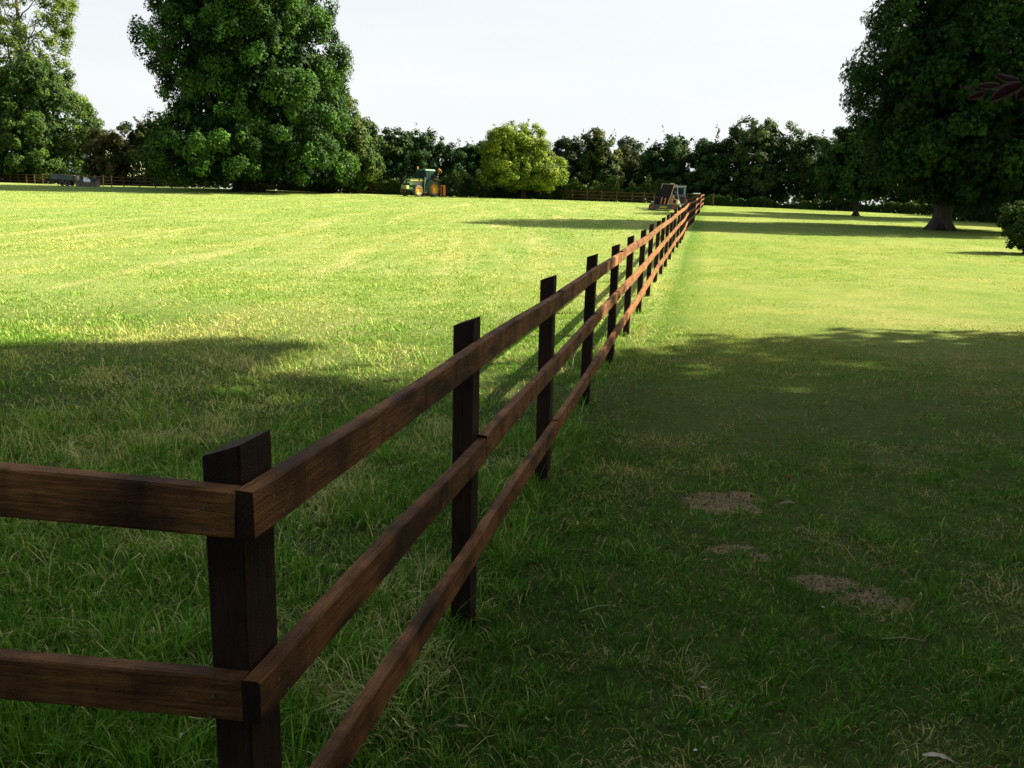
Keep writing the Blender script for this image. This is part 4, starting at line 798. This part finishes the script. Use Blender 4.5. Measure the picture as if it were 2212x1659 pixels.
    mb = MB(); mb.tube([(.95, .5, 2.75), (1.1, .68, 2.85), (1.1, .70, 2.98)], .02, 6); mb.box((1.1, .86, 2.3), (.05, .2, .32)); mb.tube([(.92, .62, 2.55), (1.1, .85, 2.4)], .015, 5); mb.tube([(.92, -.62, 2.55), (1.1, -.95, 2.5)], .015, 5); mb.box((1.1, -.95, 2.35), (.05, .2, .32)); mb.build('mirror', M_BLACK, root)
    MB().lathe([(.001, .24), (.06, .22), (.075, .1), (.075, 0), (.001, 0)], (.95, -.52, 2.93), 'z', 12).build('beacon', M_AMB, root)
    mb = MB(); mb.tube([(1.25, -.45, 1.8), (1.25, -.45, 2.7)], .045, 8); mb.build('exhaust', M_BLACK, root)
    return root
tr_ = tractor()
def post_driver():
    f = tr_.matrix_basis; p = at(957.5, 424, 98.6); root = empty('post_driver', (p.x, p.y, G(p.x, p.y)), R(-15)); tag(root, 'orange post driver with a rusty arm standing behind the green tractor', 'post driver')
    k = .0522 * 98 / 98
    MB().box((-.26, 0, .62), (.13, .14, 1.18), ch=.02).build('guide_rail', M_ORANGE, root)
    mb = MB(); mb.lathe([(.001, .18), (.15, .18), (.15, 1.16), (.001, 1.16)], (.10, 0, 0), 'z', 16); mb.build('hammer', M_ORANGE, root, smooth=True)
    MB().box((-.08, 0, 1.20), (.52, .30, .13), ch=.03).build('cap_plate', M_ORANGE, root)
    MB().box((-.1, 0, .07), (.6, .5, .10), ch=.02).build('base_plate', M_RUST, root)
    mb = MB(); mb.tube([(-.26, 0, 1.0), (-.85, .15, 1.75), (-.98, .2, 2.0), (-.72, .25, 2.45), (-.60, .25, 2.85)], [.07, .08, .08, .08, .09], 8); mb.build('arm', M_RUST, root)
    MB().box((-.60, .25, 2.88), (.30, .22, .30), Matrix.Rotation(.5, 4, 'Y'), ch=.04).build('arm_head', M_RUST, root)
    mb = MB(); mb.tube([(-.55, .25, 2.95), (-.35, .25, 2.8), (-.32, .25, 2.62), (-.42, .25, 2.48)], [.05, .045, .04, .02], 7); mb.build('hook', M_RUST, root)
    MB().box((-.78, .22, 2.18), (.16, .14, .10)).build('clamp', M_WHITE, root)
post_driver()

def plant_trailer():
    D = 64.0; p = at(1432, 456.5, D); z0 = G(p.x, p.y); root = empty('flatbed_trailer', (p.x, p.y, z0), R(-12)); tag(root, 'low dark flatbed trailer with red lights and yellow number plate beside the long fence', 'trailer')
    # x right, y away from us, z up
    dk = paint('trailer_paint', (.035, .045, .04), .55, .2, .3, 4, dirt=(.1, .09, .06)); W = 2.06
    mb = MB(); mb.box((0, 1.7, .44), (1.75, 3.3, .08)); mb.box((-.6, 1.7, .36), (.08, 3.4, .12)); mb.box((.6, 1.7, .36), (.08, 3.4, .12)); mb.tube([(-.5, 3.3, .38), (0, 4.9, .40)], .05, 6); mb.tube([(.5, 3.3, .38), (0, 4.9, .40)], .05, 6); mb.build('deck', dk, root)
    MB().box((0, 0, .27), (W, .10, .30), ch=.02).build('tail_beam', dk, root)
    for s in (-1, 1):
        MB().lathe([(.001, -.035), (.09, -.03), (.10, 0)], (s * .80, -.052, .27), 'y', 16).build('tail_light', M_RED, root)
        MB().box((s * 1.0, -.056, .12), (.08, .012, .20)).build('marker_bar', M_STEEL if s > 0 else M_BLACK, root)
        wheel(root, s * .86, 1.9, .28, .2, .16, mr=M_STEEL, lugs=0); wheel(root, s * .86, 2.55, .28, .2, .16, mr=M_STEEL, lugs=0)
        arc = [(1.50, .45), (1.62, .60), (1.9, .66), (2.6, .66), (2.85, .60), (2.97, .45)]; inn = [(a, b - .03) for a, b in arc][::-1]
        MB().prism(arc + inn, s * .74, s * 1.0, axis='x').build('mudguard', dk, root)
    pl = MB().box((0, -.056, .27), (.52, .012, .12)).build('number_plate', paint('plate_yellow', (.62, .50, .04), .4), root)
    cu = bpy.data.curves.new('plate_text', 'FONT'); cu.body = 'WU04 NCO'; cu.size = .105; cu.align_x = 'CENTER'; cu.align_y = 'CENTER'; cu.extrude = .001
    to = bpy.data.objects.new('tmp', cu); COL.objects.link(to); bpy.context.view_layer.update(); me = bpy.data.meshes.new_from_object(to.evaluated_get(bpy.context.evaluated_depsgraph_get())); bpy.data.objects.remove(to)
    o = link('plate_lettering', me, M_BLACK, pl, (0, -.066, .27), (math.pi / 2, 0, 0))
    gal = paint('pale_frame', (.24, .22, .19), .6, .2, .2, 6)
    mb = MB(); mb.tube([(-.17, .25, 1.92), (.86, .30, 1.88)], .024, 6); mb.tube([(.86, .30, 1.88), (.98, .15, 1.15), (1.06, .05, .80), (1.22, -.02, .47)], [.024, .024, .022, .022], 6); mb.tube([(-.17, .3, 1.92), (-.50, 1.1, .5)], .03, 6)
    mb.tube([(.72, .6, 1.36), (.90, .3, 1.36)], .022, 6); mb.tube([(.55, .05, .44), (1.2, .02, .46)], .03, 6); mb.build('load_frame', gal, root)
    MB().box((.52, .28, 1.93), (.30, .12, .05), ch=.01).build('light_board', paint('light_board', (.78, .45, .33), .4), root)
    # load: stack leaning back, its shade and sunlit ends painted as colour; boards, bits
    st = empty('board_stack', root.matrix_basis @ Vector((.0, .62, .49)), R(-12)); tag(st, 'tall leaning stack of boards painted dark for shade on the flatbed trailer', 'timber stack')
    dkw = woodmat('dark_board', (.006, .005, .007), (.010, .008, .009), (.018, .013, .013), knots=False); rnd = random.Random(3); mb = MB()
    n = 17
    for k in range(n):
        z = .03 + k * .083; sh = -.30 + .40 * (k / n); mb.box((sh + .08 - .02 + rnd.uniform(-.012, .012), .0 + .15 * k / n, z), (.98 + rnd.uniform(-.02, .02), .5, .079), ch=.006)
    mb.build('boards', paint('shade_painted_boards', (.008, .007, .009), .9, 0, .2, 5), st)
    mb = MB()
    for k in range(n): z = .03 + k * .083; sh = -.30 + .40 * (k / n); mb.box((sh + .585 + rnd.uniform(-.01, .012), -.03 + .15 * k / n, z), (.03, .44, .055 + rnd.uniform(0, .02)), ch=.006)
    mb.build('board_ends', woodmat('sun_painted_ends', (.12, .07, .05), (.24, .15, .11), (.4, .27, .2), knots=False), st)
    bx = empty('box_crate', root.matrix_basis @ Vector((-.42, .42, .485)), R(-14)); tag(bx, 'dark low crate on the left of the flatbed trailer', 'crate')
    MB().box((0, 0, .24), (.46, .4, .46), ch=.01).build('sides', dkw, bx); MB().box((0, 0, .49), (.50, .44, .03)).build('lid', woodmat('lid_wood', (.08, .05, .05), (.16, .1, .1), (.3, .2, .2), knots=False), bx)
    lum = woodmat('new_timber', (.25, .10, .04), (.42, .19, .075), (.60, .31, .13))
    def board(x, w_, h, y, ry, lb):
        e_ = root.matrix_basis @ Vector((x, y, .485)); o = link('timber_board', MB().box((0, 0, h / 2), (w_, .12, h), ch=.008).mesh('timber_board'), lum); o.location = e_; o.rotation_euler = (0, ry, R(-12)); tag(o, lb, 'board', 'orange boards on the trailer')
    board(-.20, .07, .50, .12, .14, 'leftmost narrow orange board standing on the flatbed trailer'); board(.05, .08, .42, .14, .16, 'short orange board next right of the leftmost one on the trailer')
    board(.52, .20, .58, .12, .10, 'widest orange board on the right side of the flatbed trailer')
    o = MB().box((0, 0, .04), (.52, .3, .07), Matrix.Rotation(-.1, 4, 'Y'), ch=.01).build('timber_board', lum); o.location = root.matrix_basis @ Vector((.72, .12, .485)); o.rotation_euler = (0, 0, R(-20)); tag(o, 'pale orange board lying flat at the right rear of the trailer', 'board', 'orange boards on the trailer')
    mb = MB(); rnd = random.Random(12)
    for k in range(9): mb.tube([(rnd.uniform(-.2, .2), rnd.uniform(-.1, .15), .05 + k * .02), (rnd.uniform(-.2, .25), rnd.uniform(-.1, .2), .06 + k * .03), (rnd.uniform(-.1, .3), rnd.uniform(-.1, .2), .10 + k * .025)], .022, 6)
    o = mb.build('tool_pile', paint('tool_dark', (.05, .03, .03), .6, .2, .4)); o.location = root.matrix_basis @ Vector((.82, .35, .55)); tag(o, 'heap of dark tools and straps at the right of the trailer load', 'tools')
    rng = np.random.default_rng(6); mb = MB(); mb.lathe([(.001, .26), (.08, .24), (.13, .15), (.12, .05), (.001, 0)], (0, 0, 0), 'z', 12)
    o = mb.build('plastic_sack', paint('sack_yellow_green', (.55, .72, .35), .4, 0, .4, 9), smooth=True); o.location = root.matrix_basis @ Vector((1.0, .25, .50)); tag(o, 'pale yellow-green sack at the right end of the trailer', 'sack')
    # the vehicle in front of it
    c = root.matrix_basis @ Vector((.52, 5.0, 0)); car = empty('off_road_vehicle', (c.x, c.y, G(c.x, c.y)), R(-10)); car.scale = (1, 1, .88); tag(car, 'dark off-road vehicle with white hard top standing in front of the flatbed trailer', 'off-road vehicle')
    bd = paint('dark_green_body', (.016, .022, .020), .4, 0, .2, 3)
    mb = MB(); mb.box((0, 1.5, .80), (1.80, 3.6, .75), ch=.05); mb.box((0, 3.2, 1.0), (1.5, 1.2, .4), ch=.05); mb.build('body', bd, car)
    mb = MB()
    for s in (-1, 1): mb.box((s * .80, .02, 1.58), (.17, .10, .80)); mb.box((s * .84, 1.2, 1.90), (.06, 2.3, .16)); mb.box((s * .84, 1.2, 1.58), (.06, .12, .7)); mb.box((s * .84, 2.3, 1.58), (.06, .12, .7))
    mb.box((0, 1.15, 2.0), (1.78, 2.4, .07), ch=.03); mb.box((0, .02, 1.93), (1.6, .09, .12)); mb.box((0, .02, 1.24), (1.6, .09, .06)); mb.build('hard_top', paint('hard_top_white', (.22, .245, .28), .5, 0, .1), car)
    mb = MB(); mb.box((0, .01, 1.58), (1.44, .02, .60)); mb.box((.82, .62, 1.55), (.02, 1.0, .55)); mb.box((-.82, .62, 1.55), (.02, 1.0, .55)); mb.box((.82, 1.75, 1.55), (.02, .95, .55)); mb.box((-.82, 1.75, 1.55), (.02, .95, .55)); mb.box((0, 2.36, 1.55), (1.5, .02, .6)); mb.build('window', M_GLASS, car)
    MB().lathe([(.36, -.10), (.38, -.06), (.38, .06), (.36, .10), (.001, .10), (.001, -.10), (.36, -.10)], (-.3, -.42, .95), 'y', 20).build('spare_wheel', M_TYRE, car)
    for s in (-1, 1):
        for y in (.55, 2.95):
            e_ = wheel(car, s * .76, y, .39, .24, .20, mr=M_STEEL, lugs=0); e_.rotation_euler = (0, 0, math.pi / 2)
        MB().box((s * .84, -.32, .78), (.09, .05, .26)).build('tail_light', M_RED, car); MB().box((s * 1.02, 2.5, 1.28), (.16, .06, .2)).build('mirror', M_BLACK, car)
    MB().box((0, -.36, .45), (1.7, .12, .14), ch=.02).build('bumper', M_STEEL, car)
plant_trailer()

def left_trailers():
    D = 100.0; K = D / F_PX
    a = at(141, 403.5, D); root = empty('tipping_trailer', (a.x, a.y, G(a.x, a.y)), R(4)); tag(root, 'dark grey-green drop-side trailer standing on its wheels at far left', 'trailer')
    gg = paint('grey_green_panel', (.07, .095, .08), .6, .1, .25, 2); dk = paint('dark_chassis', (.015, .015, .02), .7)
    MB().box((-.63, -.75, .98), (1.2, .05, .52), ch=.01).build('side_panel', gg, root); MB().box((.62, -.75, .92), (1.22, .05, .52), ch=.01).build('side_panel', gg, root)
    mb = MB(); mb.box((0, 0, .66), (2.5, 1.5, .10)); mb.box((0, .75, .95), (2.5, .05, .5)); mb.box((-1.23, 0, .98), (.05, 1.45, .5)); mb.box((1.23, 0, .92), (.05, 1.45, .5)); mb.box((0, 0, .5), (2.2, .9, .22)); mb.build('bed', dk, root)
    mb = MB(); mb.box((-.1, .1, 1.22), (2.2, .9, .05), Matrix.Rotation(.035, 4, 'Y')); mb.build('top_boards', paint('top_boards', (.20, .18, .13), .8), root)
    for s in (-1, 1):
        for x in (-.05, .55): wheel(root, x, s * .6, .30, .2, .17, mr=dk, lugs=0)
    mb = MB(); mb.tube([(-.68, -.3, .6), (-.62, -.3, 0)], .04, 6); mb.tube([(1.2, 0, .5), (2.0, 0, .45)], .05, 6); mb.build('prop_stand', dk, root)
    b = at(190.5, 404.8, D - .8); r2 = empty('open_crate', (b.x, b.y, G(b.x, b.y)), R(3)); tag(r2, 'low open weathered grey crate beside the drop-side trailer', 'crate')
    gw = woodmat('grey_weathered', (.07, .06, .05), (.13, .11, .09), (.20, .175, .14), knots=False)
    MB().box((0, -.55, .26), (2.2, .06, .52)).build('front_board', gw, r2); MB().box((0, .55, .48), (2.2, .06, 1.0)).build('back_board', paint('dark_blue_grey', (.03, .04, .05), .6), r2)
    for s in (-1, 1): MB().box((s * 1.08, 0, .33), (.06, 1.04, .66)).build('end_board', gw, r2)
    MB().box((0, 0, .05), (2.1, 1.0, .06)).build('base', gw, r2)
    def sack(dx, w_, h, lb, seed):
        rng = np.random.default_rng(seed); mb = MB(); mb.lathe([(.001, h), (w_ * .35, h * .97), (w_ * .52, h * .7), (w_ * .5, h * .2), (w_ * .4, 0), (.001, 0)], (0, 0, 0), 'z', 14); o = mb.build('white_sack', paint('white_plastic', (.80, .82, .84), .4, 0, .04), smooth=True)
        for v in o.data.vertices: v.co *= 1 + float(rng.uniform(-.08, .08))
        o.location = (b.x + dx, b.y - .25, G(b.x, b.y) + .08); tag(o, lb, 'sack', 'white sacks in the open crate')
    sack(-.12, .42, .88, 'taller rounded white sack in the open grey crate', 1); sack(.24, .34, .74, 'smaller squarer white sack right of the taller one in the crate', 2)
    # tarpaulin-covered things in the crate
    mb = MB(); mb.lathe([(.001, .62), (.35, .55), (.48, .3), (.5, 0)], (0, 0, 0), 'z', 12); o = mb.build('covered_load', paint('dark_sheet', (.03, .03, .04), .6), smooth=True); o.location = (b.x - .65, b.y + .1, G(b.x, b.y) + .08); tag(o, 'dark covered lump left of the white sacks in the crate', 'load')
left_trailers()
def power_pole():
    p = at(335.5, 259, 175); g = G(p.x, p.y); root = empty('power_pole', (p.x, p.y, g), 0); tag(root, 'brown wooden power pole top above the hawthorn hedge', 'power pole'); h = p.z - g; wd = paint('pole_wood', (.20, .12, .09), .8)
    mb = MB(); mb.tube([(0, 0, -.3), (0, 0, h)], [.24, .19], 10); mb.build('pole', wd, root)
    MB().box((0, 0, h - .35), (1.0, .16, .20)).build('cross_arm', wd, root)
    for x in (-.42, 0.42): MB().lathe([(.001, .35), (.09, .33), (.12, .1), (.05, 0)], (x, 0, h - .28), 'z', 8).build('insulator', wd, root)
    mb = MB(); mb.tube([(0, 0, h - .1), (5.8, .3, h - .55)], .022, 5); mb.tube([(0, 0, h - .3), (5.8, .3, h - .75)], .018, 5); mb.build('wire', M_BLACK, root)
    gm = paint('grey_insulator', (.30, .31, .36), .5)
    for x in (2.0, 2.5, 4.3): MB().lathe([(.001, .0), (.12, -.06), (.14, -.5), (.1, -.85), (.001, -.9)], (x, .12, h - .25), 'z', 8).build('hanging_insulator', gm, root)
power_pole()
def blossom():
    rng = np.random.default_rng(77); P = []; root = None
    for o in bpy.data.objects:
        if o.get('label', '').startswith('low brown-green hawthorn'): root = o
    for (cx, cy, n, s) in ((385, 575, 26, .28), (410, 572, 10, .2), (680, 885, 20, .3), (750, 740, 14, .3), (835, 840, 16, .3), (845, 715, 12, .25), (830, 760, 8, .2), (885, 810, 12, .25), (980, 740, 20, .45), (900, 640, 12, .4)):
        q = at((260 + cx / 4.424) / 1.47558, (360 + cy / 4.424) / 1.47558, 108.6) - root.location; n = max(n // 2, 4); P.append(np.array(q) + rng.normal(size=(n, 3)) * np.array([s, .25, s * .7]))
    P = np.concatenate(P); n = len(P); C = np.array([.62, .66, .55]) * rng.uniform(.7, 1.15, (n, 1))
    link('blossom', leaf_mesh('blossom', P, unit(rng.normal(size=(n, 3)) + [0.3, -.8, .5]), rng.uniform(.10, .19, n), C, rng), M_LEAF, root)
blossom()
# ------------------------------------------------------------------ litter on the grass
def bit(name, px, py, label, cat, col, ln, wd, rz, curl=.2, lift=.02, rough=.6):
    h = hit(px, py); K = 8; V = []; F = []; rnd = random.Random(px)
    for i in range(K + 1):
        u = i / K; w_ = wd * (math.sin(math.pi * min(max(u, .06), .94)) ** .5) * rnd.uniform(.75, 1.1); x = (u - .5) * ln
        for s in (-1, 0, 1): V.append((x, s * w_ / 2 + rnd.uniform(-.1, .1) * wd, lift + curl * ln * math.sin(math.pi * u) * .5 + (abs(s)) * wd * .18 * rnd.uniform(.4, 1.2) + .0))
    nT = len(V)
    for v in list(V): V.append((v[0], v[1], v[2] - max(.0015, wd * .08)))
    for i in range(K):
        for k in range(2):
            a = i * 3 + k; F.append((a, a + 1, a + 4, a + 3)); F.append((nT + a, nT + a + 3, nT + a + 4, nT + a + 1))
        F.append((i * 3, i * 3 + 3, nT + i * 3 + 3, nT + i * 3)); F.append((i * 3 + 2, nT + i * 3 + 2, nT + i * 3 + 5, i * 3 + 5))
    F.append((0, nT, nT + 1, 1)); F.append((1, nT + 1, nT + 2, 2)); a = K * 3; F.append((a, a + 1, nT + a + 1, nT + a)); F.append((a + 1, a + 2, nT + a + 2, nT + a + 1))
    mb = MB(); mb.add(V, F); o = mb.build(name, paint(name + '_' + str(px), col, rough, 0, .25, 30), smooth=False); o.location = h; o.rotation_euler = (0, 0, R(rz)); tag(o, label, cat); return o
bit('bark_piece', 998, 1590, 'short reddish-brown bark piece on the grass below the lowest rail', 'bark', (.42, .22, .14), .045, .014, 170, .15)
bit('bark_strip', 2025, 1650, 'pale curled bark strip at the bottom right edge of the lawn', 'bark', (.62, .50, .36), .085, .022, 160, .25, .015)
bit('paper_scrap', 1520, 1497, 'small white paper scrap on the lawn near the bottom', 'litter', (.85, .86, .88), .022, .008, -10, .1)
bit('paper_scrap', 1500, 1641, 'tiny white scrap at the bottom edge of the lawn', 'litter', (.80, .82, .84), .012, .010, 20, .1)
bit('paper_scrap', 1777, 1325, 'white fleck beside the larger bare earth patch', 'litter', (.85, .85, .85), .014, .007, -20, .1)
bit('white_feather', 393, 1612, 'small white feather in the grass below the left rails', 'feather', (.85, .87, .88), .030, .010, 80, .3, .03)
bit('dry_leaf', 1700, 1096, 'curled tan dry leaf on the lawn right of the bare earth', 'leaf', (.50, .26, .15), .09, .02, 12, .2)
bit('red_leaf', 1700, 1037, 'dark red fallen leaf on the lawn beyond the bare earth', 'leaf', (.25, .03, .02), .05, .03, -30, .2)
for k, (px, py, ln, rz, lb) in enumerate(((455, 1470, .13, -55, 'pale dry stalk lying behind the lower left rail'), (480, 1435, .10, -70, 'thin hay stalk beside the corner post between the left rails'), (1950, 1395, .16, -8, 'long pale stalk lying across the lawn at the right'), (1290, 1330, .16, 20, 'long straw lying beside the lowest rail'), (1480, 1530, .09, -40, 'straw stalk on the worn lawn near the bottom'))):
    h = hit(px, py); mb = MB(); a = R(rz); d = Vector((math.cos(a), math.sin(a), 0)); mb.tube([d * (-ln / 2) + Vector((0, 0, .02)), Vector((0, 0, .035)), d * (ln / 2) + Vector((0, 0, .028))], [.0014, .0012, .0007], 5)
    o = mb.build('straw_stalk', paint('straw_%d' % k, (.62, .55, .30), .7)); o.location = h; tag(o, lb, 'straw')
bpy.context.view_layer.update()
